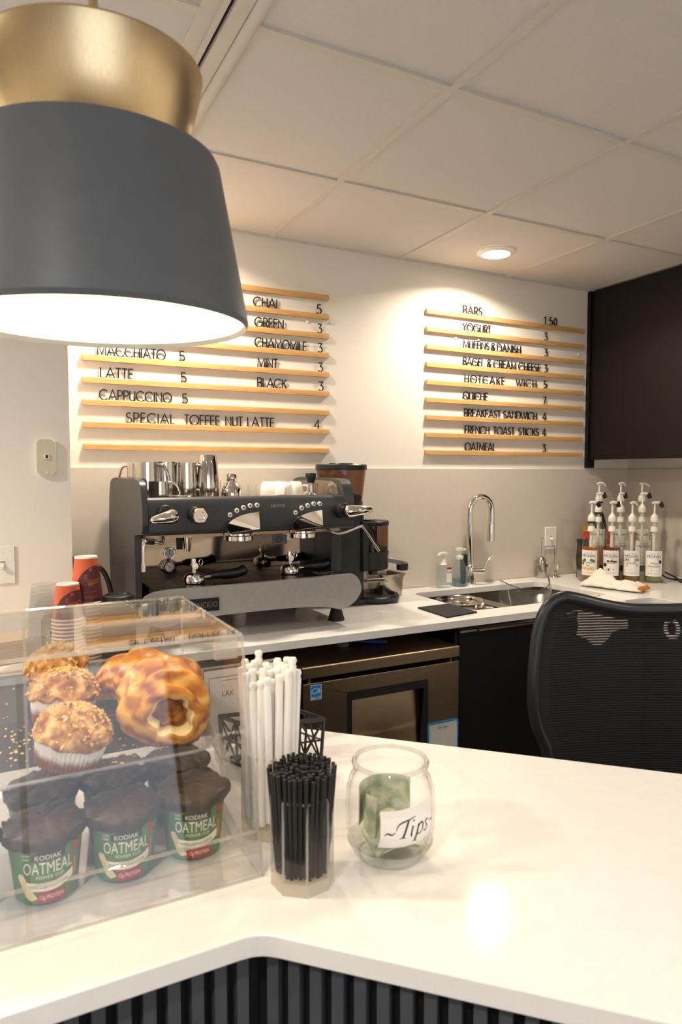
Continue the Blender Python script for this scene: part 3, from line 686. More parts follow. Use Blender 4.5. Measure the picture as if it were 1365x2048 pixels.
# magnetic note board
t = thing('note_board', 'small white magnetic note board with blue frame on the fridge door', 'note board', (1.41, 1.9445, .40))
MB().prism(rrect(1.345, 1.475, .39, .572, .007), 1.939, 1.9445, 'y', holes=[rrect(1.350, 1.470, .395, .567, .005)]).build('frame', M['blue'], t)
MB().prism(rrect(1.350, 1.470, .395, .567, .005), 1.9405, 1.9443, 'y').build('writing_surface', M['board'], t)
q = MB(); fn = lambda u, v: (u, 1.940, v); font_text(q, "Don't Forget !", .0085, fn, 1.388, .548, width=.042, shear=.12)
for z in strip(bez((1.396, .543), (1.405, .541), (1.414, .543), (1.421, .5455), 6), .0004): q.add([fn(p.x, p.y) for p in z], [(0, 1, 2, 3)])
q.build('lettering', M['ink'], t, smooth=None)
# brush on the fridge top
t = thing('scrub_brush', 'scrub brush with blue handle lying on the fridge top', 'brush', (1.18, 2.10, .832))
MB().solid([(.020, .833), (.023, .838), (.022, .846), (.012, .850)], (1.108, 2.128, 0), 20).build('bristle_head', mat('grey_bristles', '#6b6b66', .8), t)
MB().tube([(1.125, 2.123, .845), (1.16, 2.112, .848), (1.185, 2.105, .846), (1.205, 2.099, .845), (1.23, 2.091, .843), (1.262, 2.080, .841)], [.004, .0035, .005, .008, .008, .005], 12).build('handle', M['deepblue'], t)

# ================================================================== espresso machine
MX0, MX1 = .398, 1.160
em = thing('espresso_machine', 'charcoal two group espresso machine with silver grey front apron on back worktop', 'espresso machine', (.78, 2.35, .915))
def sidepanel(x0, x1, bulge):
    prof = spline([(2.61, .995), (2.625, 1.12), (2.628, 1.25), (2.60, 1.395), (2.54, 1.426), (2.40, 1.426), (2.22, 1.424), (2.165, 1.414), (2.145, 1.385), (2.132, 1.34), (2.128, 1.29), (2.140, 1.255)], 4)+[(2.235, 1.245), (2.240, 1.01), (2.255, .985), (2.60, .985)]
    m = MB().prism(prof, x0, x1, 'x')
    m.v = [(x+(bulge*(2.63-y)/.5 if abs(x-(x0 if bulge > 0 else x1)) < 1e-6 else 0), y, z) for x, y, z in m.v]
    return m
sidepanel(.400, .440, .022).build('side_panel', M['machine'], em, bevel=.006, seg=3)
sidepanel(1.118, 1.158, -.001).build('side_panel', M['machine'], em, bevel=.006, seg=3)
fas = spline([(2.165, 1.249), (2.137, 1.252), (2.131, 1.275), (2.132, 1.32), (2.140, 1.352), (2.152, 1.366), (2.175, 1.3675)], 4)+[(2.20, 1.366), (2.20, 1.249)]
MB().prism([(2.21, 1.356), (2.55, 1.356), (2.55, 1.412), (2.40, 1.418), (2.23, 1.415), (2.19, 1.402), (2.175, 1.372)], 1.1160, 1.1178, 'x').build('inner_liner', M['mirror'], em, smooth=None)
MB().prism(fas, .441, 1.1555, 'x').build('front_fascia', M['machine'], em, smooth=40, bevel=.002)
MB().box(.441, 1.117, 2.2005, 2.60, 1.235, 1.349).build('boiler_housing', M['steel_dark'], em, smooth=None)
MB().box(.441, 1.117, 2.2005, 2.60, 1.349, 1.352).build('cup_tray', M['pitcher'], em, smooth=None)
MB().box(.441, 1.117, 2.20, 2.60, 1.2345, 1.2355).box(.441, 1.117, 2.168, 2.205, 1.238, 1.2485).build('underside', M['steel_dark'], em, smooth=None)
MB().box(.441, 1.117, 2.380, 2.384, 1.083, 1.235).build('back_splash_panel', M['mirror'], em, smooth=None)
MB().box(.441, 1.117, 2.384, 2.60, .985, 1.235).build('rear_housing', M['machine'], em, smooth=None)
MB().box(.450, 1.140, 2.108, 2.380, .990, 1.080).build('tray_housing', M['mirror'], em, smooth=None)
MB().box(.452, 1.142, 2.106, 2.379, 1.080, 1.085).build('drip_grate', M['perf'], em, smooth=None)
q = MB()
for k in range(8):
    for j in range(3): q.box(1.045+k*.010, 1.050+k*.010, 2.15+j*.035, 2.175+j*.035, 1.0850, 1.0856)
q.build('grate_slots', M['pitcher'], em, smooth=None)
ap = [(.402, 1.030), (.406, 1.052), (.420, 1.071), (.445, 1.082), (.49, 1.0865), (.855, 1.0895), (1.118, 1.0935)]+spline([(1.130, 1.0925), (1.150, 1.074), (1.160, 1.040), (1.150, 1.014), (1.128, .992), (1.098, .977), (1.077, .974)], 3)+spline([(1.03, .986), (.95, .994), (.80, .996), (.65, .994), (.53, .985)], 3)+[(.49, .975), (.46, .973), (.43, .985), (.41, 1.005)]
MB().prism(ap, 2.085, 2.106, 'y').build('front_apron', M['machine_grey'], em, bevel=.006, seg=3)
bd = MB().box(.545, .646, 2.0825, 2.0855, 1.012, 1.053).build('name_badge', M['plastic'], em, smooth=None)
q = MB(); font_text(q, 'RANCILIO', .017, lambda u, v: (u, 2.0822, v), .552, 1.0245, width=.088); q.build('lettering', M['silver_ink'], bd, smooth=None)
q = MB(); font_text(q, 'epoca', .013, lambda u, v: (u, 2.1325, v), .842, 1.331, width=.050); q.build('lettering', M['silver_ink'], em, smooth=None)
for x, y in ((1.112, 2.185), (.47, 2.185), (1.09, 2.55), (.47, 2.55)):
    MB().solid([(.030, .915), (.030, .919), (.015, .968), (.015, .990)], (x, y, 0), 24).build('rubber_foot', M['rubber'], em)
MB().solid([(.020, .915), (.024, .925), (.025, .990)], (.775, 2.265, 0), 24).build('steel_foot', M['machine_grey'], em)
for gx in (0, .228):
    pr = [(.682, 1.272), (.692, 1.289), (.715, 1.304), (.748, 1.314), (.788, 1.319), (.789, 1.262), (.740, 1.256), (.692, 1.251)]
    pr2 = spline([(.682, 1.271), (.690, 1.286), (.712, 1.301), (.745, 1.312), (.789, 1.3185)], 3)+[(.790, 1.262), (.745, 1.2565), (.693, 1.2505)]
    m = MB().prism([(x+gx, z) for x, z in pr2], 2.094, 2.136, 'y')
    m.v = [(x, y+(.016*(1-(x-gx-.682)/.108)**2 if y < 2.1 else 0)+(.010*((z-1.285)/.035)**2 if y < 2.1 else 0), z) for x, y, z in m.v]
    m.build('group_cover', M['chrome'], em, smooth=30, bevel=.003, seg=3)
    MB().box(.700+gx, .772+gx, 2.118, 2.13, 1.246, 1.256).build('cover_shadow_gap', M['plastic'], em, bevel=.002)
    MB().solid([(.044, 1.221), (.047, 1.223), (.047, 1.237), (.040, 1.239), (.040, 1.252)], (.741+gx, 2.165, 0), 40).build('group_head', M['chrome'], em)
    MB().solid([(.034, 1.2195), (.034, 1.2212)], (.741+gx, 2.165, 0), 32).build('shower_screen', M['steel_dark'], em)
    MB().tube([(.676+gx, 2.125, 1.245), (.677+gx, 2.12, 1.268), (.690+gx, 2.12, 1.292)], .0016, 8).build('cover_seam', M['gasket'], em)
for i, (x, z) in enumerate(((.700, 1.309), (.723, 1.322), (.746, 1.331), (.769, 1.337), (.793, 1.338), (.930, 1.310), (.953, 1.325), (.976, 1.333), (.999, 1.338), (1.022, 1.338))):
    T0 = Matrix.Translation((x, 2.136, z)) @ Matrix.Rotation(PI/2, 4, 'X')
    b = MB().solid([(.0078, -.002), (.0078, .005), (.0068, .0072)], (0, 0, 0), 20, T0).build('dose_button', M['white'], em)
    MB().box(x-.003, x+.003, 2.1286, 2.1289, z-.003, z+.002).build('button_icon', M['ink'], b, smooth=None)
def knob(x, z, r=.024, y0=2.135, y1=2.098):
    return MB().cyl((x, y0, z), (x, y1, z), r*1.08, r, 28).build('knob_base', M['plastic'], em, bevel=.003)
knob(.490, 1.321); knob(.584, 1.314); knob(1.100, 1.314, .026)
def lever(x0, z0, x1, z1):
    m = MB(); n = 12; pts = []; rs = []
    for i in range(n+1):
        u = i/n; pts.append((x0+(x1-x0)*u, 2.082-.018*math.sin(u*PI*.8), z0+(z1-z0)*u)); rs.append(.0255*(1-.62*u)*(math.sqrt(max(0, 1-(abs(u*2-1))**8))*.97+.03))
    m.tube(pts, rs, 16); return m
lever(.512, 1.314, .432, 1.303).build('steam_lever', M['chrome'], em, smooth=60)
lever(1.088, 1.312, 1.196, 1.318).build('steam_lever', M['chrome'], em, smooth=60)
T0 = Matrix.Translation((.589, 2.098, 1.311)) @ Matrix.Rotation(PI/2, 4, 'X')
MB().solid([(.020, 0), (.0245, .004), (.0245, .012), (.021, .018), (.013, .018), (.012, .013)], (0, 0, 0), 32, T0, fr=lambda a, i, r, z: (r*(1+.05*math.cos(6*a)), z)).build('water_knob', M['chrome'], em)
MB().tube(spline([(.488, 2.15, 1.245), (.483, 2.135, 1.228), (.462, 2.125, 1.232), (.434, 2.115, 1.236), (.421, 2.110, 1.230), (.419, 2.108, 1.18), (.419, 2.106, 1.145)], 5), .0048, 12).build('steam_wand', M['chrome'], em)
MB().tube([(.452, 2.122, 1.234), (.432, 2.114, 1.2365)], .0095, 14).build('wand_grip', M['rubber'], em)
MB().tube([(.419, 2.1064, 1.170), (.419, 2.106, 1.146)], .0068, 12).build('wand_tip', M['chrome'], em)
MB().tube(spline([(1.060, 2.16, 1.25), (1.070, 2.14, 1.238), (1.093, 2.12, 1.233), (1.130, 2.10, 1.247), (1.156, 2.09, 1.257), (1.170, 2.086, 1.250), (1.228, 2.082, 1.170)], 5), .0045, 12).build('steam_wand', M['chrome'], em)
MB().tube([(1.214, 2.0828, 1.1895), (1.2285, 2.082, 1.1690)], .0062, 12).build('wand_tip', M['chrome'], em)
MB().cyl((.552, 2.20, 1.236), (.552, 2.20, 1.198), .011, .010).build('valve_cap', M['rubber'], em)
MB().cyl((.577, 2.20, 1.240), (.577, 2.20, 1.190), .015, .010).build('water_spout', M['chrome'], em)
for z, a in ((1.166, 92), (1.119, 140)):
    T0 = Matrix.Translation((.560, 2.380, z)) @ Matrix.Rotation(PI/2, 4, 'X')
    g = MB().lathe([(.0165, .008), (.0195, .008), (.0205, .004), (.0205, 0)], (0, 0, 0), 32, T0).build('pressure_gauge', M['chrome'], em)
    MB().solid([(.0170, .004), (.0170, .0055)], (0, 0, 0), 32, T0).build('dial', M['white'], g)
    q = MB(); ca, sa = math.cos(math.radians(a)), math.sin(math.radians(a))
    for zz in strip([(.560-ca*.006, z-sa*.006), (.560+ca*.013, z+sa*.013)], .0009): q.add([(p.x, 2.3738, p.y) for p in zz], [(0, 1, 2, 3)])
    for k in range(9):
        b_ = math.radians(-40+k*32.5); cb, sb = math.cos(b_), math.sin(b_)
        for zz in strip([(.560+cb*.0125, z+sb*.0125), (.560+cb*.0155, z+sb*.0155)], .0005): q.add([(p.x, 2.3740, p.y) for p in zz], [(0, 1, 2, 3)])
    q.build('needle', M['ink'], g, smooth=None)
stk = MB().box(.945, 1.003, 2.3790, 2.380, 1.178, 1.213).build('certification_sticker', mat('grey_sticker', '#8f8c86', .5), em, smooth=None)
q = MB()
for zz in strip(arc(.970, 1.196, .0105, 0, 360, 20), .0012): q.add([(p.x, 2.3787, p.y) for p in zz], [(0, 1, 2, 3)])
font_text(q, 'ETL', .008, lambda u, v: (u, 2.3787, v), .970, 1.192, width=.013, center=True); q.build('lettering', M['ink'], stk, smooth=None)

# portafilters lying on the grate
def portafilter(label, x, y, rz):
    t = thing('portafilter', label, 'portafilter', (0, 0, 0), 'portafilters on the drip grate')
    MB().solid([(.030, 0), (.034, .003), (.0345, .018), (.030, .028), (.018, .034), (.010, .036)], (0, 0, 0), 32).build('filter_head', M['chrome'], t)
    MB().cyl((0, 0, .034), (0, 0, .050), .008).tube([(0, -.011, .056), (0, .011, .056)], .0105, 14).cyl((-.002, 0, .056), (-.002, 0, .080), .0095, .0080).build('spout', M['chrome'], t, smooth=50)
    MB().tube(arcp3([(.022, 0, .066, .010)]), .0022, 8, closed=True).build('spring_ring', M['chrome'], t)
    MB().cyl((.032, 0, .017), (.058, 0, .019), .008, .007).build('handle_collar', M['chrome'], t)
    MB().tube(spline([(.055, 0, .020), (.075, 0, .0215), (.11, 0, .021), (.145, 0, .023), (.17, 0, .030), (.182, 0, .034)], 4), [.010]*3+[.0135]*4+[.0165]*8+[.018]*3+[.016, .012, .007], 16).build('handle', M['plastic'], t, smooth=60)
    t.location = (x, y, 1.0856); t.rotation_euler = (0, 0, rz); return t
def arcp3(l):
    cx, cy, cz, r = l[0]; return [(cx+r*.6*math.cos(a*PI/8), cy, cz+r*math.sin(a*PI/8)) for a in range(16)]
portafilter('portafilter lying upside down at left of the drip grate near the gauges', .598, 2.195, .05)
portafilter('portafilter lying upside down at right of the drip grate below the right group', .957, 2.245, .10)

# ================================================================== things on the machine top
ZT = 1.3525
def pitcher(r, h, label, x, y, rz, name='milk_pitcher'):
    t = thing(name, label, 'milk pitcher', (0, 0, 0), 'steel pitchers on the espresso machine')
    MB().lathe([(1e-5, .001), (r*.96, .001), (r, .006), (r*.99, h*.5), (r*.93, h-.004), (r*.94, h), (r*.91, h-.001), (r*.95, h*.5), (r*.94, .008), (1e-5, .008)], (0, 0, 0), 40, fr=lambda a, i, rr, z: (rr*(1+(.10*math.exp(-((a-PI)/.22)**2) if z > h*.85 else 0)), z)).build('body', M['pitcher'], t, smooth=50)
    hp = [(r*.92, 0, h*.93), (r+.020, 0, h*.86), (r+.034, 0, h*.45), (r+.030, 0, h*.22), (r*.98, 0, h*.26)]
    MB().tube(spline(hp, 5), .0055, 8, sx=1.0).build('handle', M['pitcher'], t, smooth=60)
    t.location = (x, y, ZT); t.rotation_euler = (0, 0, rz); return t
pitcher(.030, .126, 'steel pitcher at far left of the machine top, half hidden behind another', .474, 2.50, 2.6)
pitcher(.041, .128, 'wide steel pitcher second from left on the espresso machine top', .486, 2.36, -.5)
pitcher(.038, .130, 'steel pitcher in the middle of the row on the espresso machine top', .556, 2.40, -.5)
pitcher(.038, .127, 'steel pitcher with angled handle just left of the tall shaker', .622, 2.37, -.55)
pitcher(.027, .064, 'tiny steel pitcher in front of the pitcher row', .507, 2.265, -.2, 'espresso_pitcher')
t = thing('strainer_lid', 'low steel strainer lid lying beside the tiny pitcher', 'lid', (.575, 2.25, ZT))
MB().solid([(.026, ZT), (.028, ZT+.004), (.028, ZT+.014), (.024, ZT+.018)], (.575, 2.25, 0), 32).build('lid_body', M['pitcher'], t); MB().tube([(.575+.030*math.cos(a), 2.25+.030*math.sin(a), ZT+.015) for a in [k*PI/12 for k in range(24)]], .002, 6, closed=True).build('rolled_rim', M['pitcher'], t)
t = thing('cocktail_shaker', 'tall inverted steel shaker tin, the tallest thing on the espresso machine', 'shaker', (.695, 2.36, ZT))
MB().solid([(.0385, ZT), (.0395, ZT+.002), (.0385, ZT+.06), (.034, ZT+.125), (.030, ZT+.150), (.0285, ZT+.1535), (.027, ZT+.1525)], (.695, 2.36, 0), 40).build('tin', M['pitcher'], t, smooth=50)
t = thing('shaker_top', 'dome shaped steel shaker top with narrow neck beside the tall shaker', 'shaker', (.772, 2.33, ZT))
MB().solid([(.036, ZT), (.0365, ZT+.020), (.034, ZT+.036), (.026, ZT+.050), (.0175, ZT+.060), (.0165, ZT+.064), (.0175, ZT+.066), (.0175, ZT+.086), (.015, ZT+.089)], (.772, 2.33, 0), 40).build('dome', M['pitcher'], t, smooth=50)
t = thing('jigger', 'small steel jigger half hidden right of the tall shaker', 'jigger', (.738, 2.41, ZT))
MB().solid([(.020, ZT), (.017, ZT+.03), (.021, ZT+.065)], (.738, 2.41, 0), 30).build('cup', M['pitcher'], t)
sg = None
for x, y, lab in ((.825, 2.34, 'clear shot glass beside the dome shaker top'), (.865, 2.36, 'clear shot glass left of the white cups'), (1.075, 2.34, 'clear shot glass right of the tamper'), (1.115-.012, 2.42, 'clear shot glass at the right end of the machine top')):
    if sg is None: sg = o = MB().lathe([(1e-5, 0), (.019, 0), (.0215, .050), (.0195, .050), (.0175, .008), (1e-5, .008)], (0, 0, 0), 28).build('shot_glass', M['glass'], org=(0, 0, 0))
    else: o = copy_tree(sg)
    o.location = (x, y, ZT); tag(o, lab, 'glass', 'shot glasses on the espresso machine')
cup0 = None
for x, y, rz, lab in ((.925, 2.36, .4, 'white espresso cup, leftmost of the inverted cups'), (.958, 2.30, -1.9, 'white espresso cup in front of the inverted cups'), (.985, 2.40, .9, 'white espresso cup behind the front inverted cup'), (1.030, 2.37, -.6, 'white espresso cup closest to the tamper')):
    if cup0 is None:
        cup0 = t = thing('espresso_cup', lab, 'cup', (0, 0, 0), 'white cups on the espresso machine')
        MB().lathe([(.0335, .0), (.0345, .001), (.0325, .035), (.027, .056), (.024, .058), (.024, .061), (.021, .061), (.020, .057), (1e-5, .057)], (0, 0, 0), 36).build('cup_body', M['ceramic'], t, smooth=50)
        MB().tube(spline([(.032, 0, .045), (.050, 0, .042), (.052, 0, .022), (.033, 0, .012)], 5), .0042, 10).build('handle', M['ceramic'], t)
    else: t = copy_tree(cup0)
    t.location = (x, y, ZT); t.rotation_euler = (0, 0, rz); tag(t, lab, 'cup', 'white cups on the espresso machine')
t = thing('tamper', 'coffee tamper with black knob and steel base on the espresso machine', 'tamper', (1.035, 2.235, ZT))
MB().solid([(.0285, ZT), (.029, ZT+.010), (.026, ZT+.013), (.013, ZT+.020), (.0105, ZT+.045), (.0125, ZT+.056)], (1.035, 2.235, 0), 32).build('base', M['pitcher'], t, smooth=50)
MB().solid([(.0125, ZT+.056), (.0135, ZT+.058), (.019, ZT+.076), (.0195, ZT+.088), (.017, ZT+.0915)], (1.035, 2.235, 0), 28).build('knob', M['plastic'], t, smooth=50)
t = thing('spoon', 'steel spoon with dark handle lying in front of the white cups', 'spoon', (.93, 2.235, ZT))
MB().solid([(.014, 0), (.018, .004), (.019, .006)], (.868, 2.245, ZT), 20).build('bowl', M['pitcher'], t); MB().tube([(.885, 2.245, ZT+.008), (.93, 2.238, ZT+.012), (.985, 2.235, ZT+.010)], .0035, 8).build('handle', M['steel_dark'], t)

# ================================================================== grinder
gx, gy = 1.282, 2.475
gr = thing('coffee_grinder', 'black coffee grinder with smoked bean hopper right of the espresso machine', 'grinder', (1.34, 2.46, .915))
MB().prism(rrect(gx-.085, gx+.075, gy-.085, gy+.090, .04), .93, 1.285, 'z').build('body', M['plastic'], gr, bevel=.006)
MB().solid([(.050, 1.285), (.088, 1.312), (.088, 1.330)], (gx, gy, 0), 40).build('collar', M['plastic'], gr)
MB().lathe([(.060, 1.315), (.0855, 1.330), (.1005, 1.455), (.1005, 1.460)], (gx, gy, 0), 48).build('bean_hopper', M['smoke'], gr, smooth=40)
MB().solid([(.055, 1.318), (.0825, 1.332), (.0855, 1.352), (.05, 1.362)], (gx, gy, 0), 36).build('beans', M['beans'], gr)
MB().solid([(.1015, 1.455), (.1045, 1.457), (.1045, 1.474), (.101, 1.478), (.050, 1.479), (.048, 1.483)], (gx, gy, 0), 48).build('hopper_lid', M['plastic'], gr)
dx, dy = 1.400, 2.43
MB().prism(rrect(1.33, dx, dy-.05, dy+.06, .01), 1.05, 1.25, 'z').build('doser_neck', M['plastic'], gr)
MB().solid([(.060, 1.050), (.068, 1.056), (.068, 1.112), (.070, 1.116), (.070, 1.126)], (dx, dy, 0), 40).build('doser_body', M['plastic'], gr)
MB().lathe([(.067, 1.126), (.068, 1.232)], (dx, dy, 0), 40).build('doser_chamber', M['smoke'], gr)
MB().solid([(.062, 1.1265), (.064, 1.142), (.03, 1.150)], (dx, dy, 0), 32).build('ground_coffee', M['beans'], gr)
MB().solid([(.022, 1.127), (.022, 1.231)], (dx-.03, dy, 0), 24).build('dosing_column', M['plastic'], gr)
MB().solid([(.0695, 1.231), (.0705, 1.234), (.0705, 1.246), (.067, 1.250)], (dx, dy, 0), 40).build('doser_lid', M['plastic'], gr)
MB().solid([(.018, 1.030), (.022, 1.050)], (dx, dy-.01, 0), 20).build('dosing_chute', M['plastic'], gr)
lv = MB().prism([(0, -.024), (.040, -.021), (.072, -.024)]+arc(.072, 0, .024, -90, 90, 8)[1:-1]+[(.072, .024), (.040, .021), (0, .024)], -.014, .004, 'z', T=Matrix.Translation((1.445, 2.40, 1.098)) @ Matrix.Rotation(math.radians(-20), 4, 'Z') @ Matrix.Rotation(math.radians(13), 4, 'Y'))
lv.build('dosing_lever', M['steel'], gr, bevel=.003)
MB().solid([(.022, 1.046), (.024, 1.048), (.024, 1.074)], (1.512, 2.373, 0), 24).build('lever_grip', M['plastic'], gr, bevel=.002)
MB().solid([(.100, .921), (.106, .924), (.106, .938), (.100, .944), (.088, .944), (.084, .932)], (1.425, 2.455, 0), 56).build('catch_tray', M['plastic'], gr)
MB().prism(rrect(gx-.09, 1.40, gy-.09, gy+.08, .03), .918, .938, 'z').build('base', M['plastic'], gr, bevel=.003)
for x, y in ((1.22, 2.41), (1.22, 2.52), (1.46, 2.40), (1.46, 2.51)): MB().cyl((x, y, .915), (x, y, .922), .010).build('foot', M['rubber'], gr)
MB().tube([(1.345, 2.425, 1.00), (1.42, 2.395, 1.002), (1.452, 2.385, 1.002)], .0045, 8).tube([(1.345, 2.465, 1.00), (1.43, 2.455, 1.002), (1.470, 2.44, 1.002)], .0045, 8).box(1.415, 1.440, 2.388, 2.40, .988, 1.000).build('portafilter_fork', M['steel'], gr)
# steel pan behind the grinder
t = thing('steel_pan', 'small stainless food pan behind the grinder next to the sink', 'pan', (1.555, 2.52, .915))
ou = [(1.463, 2.455), (1.597, 2.465), (1.590, 2.622), (1.463, 2.615)]
def rr(o, k): cx = sum(p[0] for p in o)/4; cy = sum(p[1] for p in o)/4; return [(cx+(x-cx)*k, cy+(y-cy)*k) for x, y in o]
def rnd(o, r=.02):
    out = []; n = len(o)
    for i in range(n):
        p = Vector(o[i]); a = (Vector(o[i-1])-p).normalized()*r; b = (Vector(o[(i+1) % n])-p).normalized()*r
        out += [tuple(x) for x in [(p+a)*.25+0*p+(p*.75)+a*.75 if False else p+a, p+a*.35+b*.35-(a+b)*.06, p+b]]
    return out
L0 = rnd(rr(ou, .82)); L1 = rnd(rr(ou, .93)); L2 = rnd(ou); n = len(L0); m = MB()
m.add([(x, y, .9155) for x, y in L0]+[(x, y, 1.010) for x, y in L1]+[(x, y, 1.014) for x, y in L2]+[(x, y, 1.008) for x, y in rnd(rr(ou, 1.015))], [tuple(range(n))[::-1]]+[(k*n+i, k*n+(i+1) % n, (k+1)*n+(i+1) % n, (k+1)*n+i) for k in range(3) for i in range(n)])
m.build('pan_body', M['steel'], t, smooth=40, solidify=.0012)

# ================================================================== sink side
t = thing('kitchen_faucet', 'tall chrome gooseneck faucet behind the sink', 'faucet', (2.036, 2.588, .915))
fy = 2.588
MB().solid([(.027, .915), (.027, .920), (.022, .924), (.022, 1.005), (.0155, 1.010)], (2.030, fy, 0), 32).build('base', M['chrome'], t)
pts = [(2.030, fy, 1.005), (2.026, fy, 1.15), (2.024, fy, 1.26)]+[(2.080-.056*math.cos(math.radians(a)), fy-.02*(1-math.cos(math.radians(a)))*.5, 1.265+.066*math.sin(math.radians(a))) for a in range(0, 181, 12)]+[(2.136, fy-.02, 1.20)]
MB().tube(pts, .0145, 18).build('gooseneck', M['chrome'], t, smooth=60)
MB().cyl((2.136, fy-.02, 1.205), (2.133, fy-.02, 1.118), .0165, .0185, 24).build('spray_head', M['chrome'], t, bevel=.002)
MB().tube([(2.03, fy-.01, .985), (2.085, fy-.03, .985)], .018, 20).build('valve_barrel', M['chrome'], t, bevel=.002)
MB().tube([(2.085, fy-.03, .990), (2.100, fy-.036, 1.018), (2.128, fy-.04, 1.062)], [.008, .0065, .0055], 12).build('lever', M['chrome'], t)
# sanitiser and soap
t = thing('sanitizer_bottle', 'clear hand sanitizer pump bottle left of the faucet', 'pump bottle', (1.872, 2.585, .915))
sx, sy = 1.872, 2.585
MB().prism(rrect(sx-.034, sx+.034, sy-.020, sy+.020, .014), .9155, 1.022, 'z').build('bottle_body', M['gel'], t, bevel=.006)
MB().solid([(.017, 1.022), (.012, 1.030), (.012, 1.046)], (sx, sy, 0), 20).build('collar', M['pump'], t)
MB().cyl((sx, sy, 1.046), (sx, sy, 1.068), .004).prism(rrect(sx-.020, sx+.016, sy-.010, sy+.010, .004), 1.068, 1.078, 'z').tube([(sx-.01, sy, 1.073), (sx-.036, sy-.004, 1.066)], .0045, 8).build('pump', M['pump'], t)
lb = MB().prism(rrect(sx+.002, sx+.033, .940, 1.012, .003), sy-.0206, sy-.0202, 'y').build('front_label', M['paper'], t, smooth=None)
MB().box(sx+.003, sx+.032, sy-.0210, sy-.0206, 1.000, 1.010).build('red_band', M['oat_red'], lb, smooth=None)
q = MB(); font_text(q, 'Purell', .010, lambda u, v: (u, sy-.0211, v), sx+.0175, .983, width=.026, center=True, shear=.15); q.build('lettering', M['deepblue'], lb, smooth=None)
t = thing('soap_bottle', 'clear soap pump bottle with bluish soap beside the hand sanitizer', 'pump bottle', (1.965, 2.583, .915))
sx, sy = 1.963, 2.585
MB().solid([(.034, .9155), (.037, .922), (.036, .965), (.026, 1.02), (.016, 1.034), (.015, 1.042)], (sx, sy, 0), 32).build('bottle_body', M['gel'], t)
MB().solid([(.033, .917), (.0355, .924), (.0352, .948)], (sx, sy, 0), 32).build('soap', M['foam'], t)
MB().solid([(.018, 1.042), (.018, 1.056), (.006, 1.060), (.006, 1.080)], (sx, sy, 0), 24).prism(rrect(sx-.016, sx+.016, sy-.012, sy+.012, .005), 1.080, 1.093, 'z').tube([(sx, sy, 1.086), (sx+.03, sy-.006, 1.084)], .005, 8).build('pump', M['pump'], t)
T0 = Matrix.Translation((2.040, 2.6155, .9155)) @ Matrix.Rotation(math.radians(-6), 4, 'X')
tag(MB().box(-.036, .030, -.008, .008, 0, .140, T0).build('scrub_pad', M['green_pad'], bevel=.006), 'dark green scrub pad standing behind the faucet', 'scrub pad')
# frother, stand
t = thing('milk_frother', 'silver milk frother standing whisk up under the backsplash switch', 'milk frother', (2.487, 2.60, .915))
MB().lathe([(1e-5, .9155), (.026, .9155), (.027, .918), (.0262, .965), (.021, 1.000), (.012, 1.018), (.005, 1.022), (1e-5, 1.0225)], (2.487, 2.60, 0), 28).build('grip', M['steel'], t, smooth=50)
MB().box(2.4975, 2.5035, 2.573, 2.577, .97, .984).build('switch', M['plastic'], t, bevel=.001)
MB().cyl((2.487, 2.60, 1.02), (2.485, 2.60, 1.118), .0012, seg=8).build('shaft', M['steel'], t)
MB().tube([(2.485+.010*math.cos(k*PI/8), 2.60+.010*math.sin(k*PI/8), 1.118) for k in range(16)], .0018, 6, closed=True).build('whisk', M['steel'], t)
t = thing('wire_stand', 'thin steel wire stand with round feet right of the milk frother', 'stand', (2.545, 2.605, .915))
MB().tube(spline([(2.519, 2.608, .925), (2.519, 2.608, 1.062), (2.524, 2.608, 1.070), (2.576, 2.608, 1.070), (2.581, 2.608, 1.062), (2.579, 2.606, .98)], 4), .0016, 8).build('wire', M['steel'], t)
MB().solid([(.020, .9155), (.019, .919), (.006, .924), (.005, .929)], (2.519, 2.608, 0), 24).build('round_foot', M['chrome'], t)
t = thing('spoon_rest', 'little chrome clip on a round foot beside the wire stand', 'clip', (2.567, 2.595, .915))
MB().solid([(.026, .9155), (.024, .920), (.007, .926), (.006, .938), (.011, .943), (.009, .950)], (2.567, 2.585, 0), 28).build('foot', M['chrome'], t)
MB().tube([(2.567, 2.585, .946), (2.578, 2.58, .962), (2.584, 2.578, .985)], [.004, .009, .003], 12).build('clip_blade', M['chrome'], t)
# black mat
MB_ = MB().prism([(1.487, 2.222), (1.640, 2.228), (1.6405, 2.047), (1.483, 2.022)], .9152, .9212, 'z')
tag(MB_.build('tamping_mat', M['rubber'], bevel=.0015), 'flat black rubber mat on the worktop left of the sink', 'mat')
# pot in left bowl
t = thing('saucepan', 'brown saucepan with steel inside sitting in the left sink bowl', 'pan', (1.775, 2.33, .7045))
MB().solid([(.085, .7045), (.095, .712), (.100, .888)], (1.775, 2.33, 0), 48).build('outer_wall', M['copper'], t)
MB().lathe([(1e-5, .893), (.094, .893), (.098, .905), (.102, .908), (.103, .905), (.1005, .886)], (1.775, 2.33, 0), 48).build('steel_rim', M['pitcher'], t)
MB().cyl((1.865, 2.27, .872), (1.890, 2.255, .872), .008).build('handle_stub', M['steel'], t)
# clear plastic visor sheet over right bowl
def visor(u, v):
    a = math.radians(-70+140*u); x = 2.20+.165*math.sin(a)*(1.05-.12*v); y = 2.37-.16*math.cos(a)*(1-.2*v)+.08
    z = .835+.125*v*(.62+.38*abs(2*u-1)**1.5)
    return (x, y, z)
cv = MB().grid(28, 8, visor).build('clear_cover', M['cupglass'], solidify=.0025)
MB().tube([visor(i/27, 1) for i in range(28)]+[visor(1, 1-j/7) for j in range(8)][1:]+[visor(1-i/27, 0) for i in range(28)][1:], .0022, 6).build('rolled_edge', M['cover_edge'], cv)
tag(cv, 'curved clear plastic cover lying in the right sink bowl', 'plastic cover')

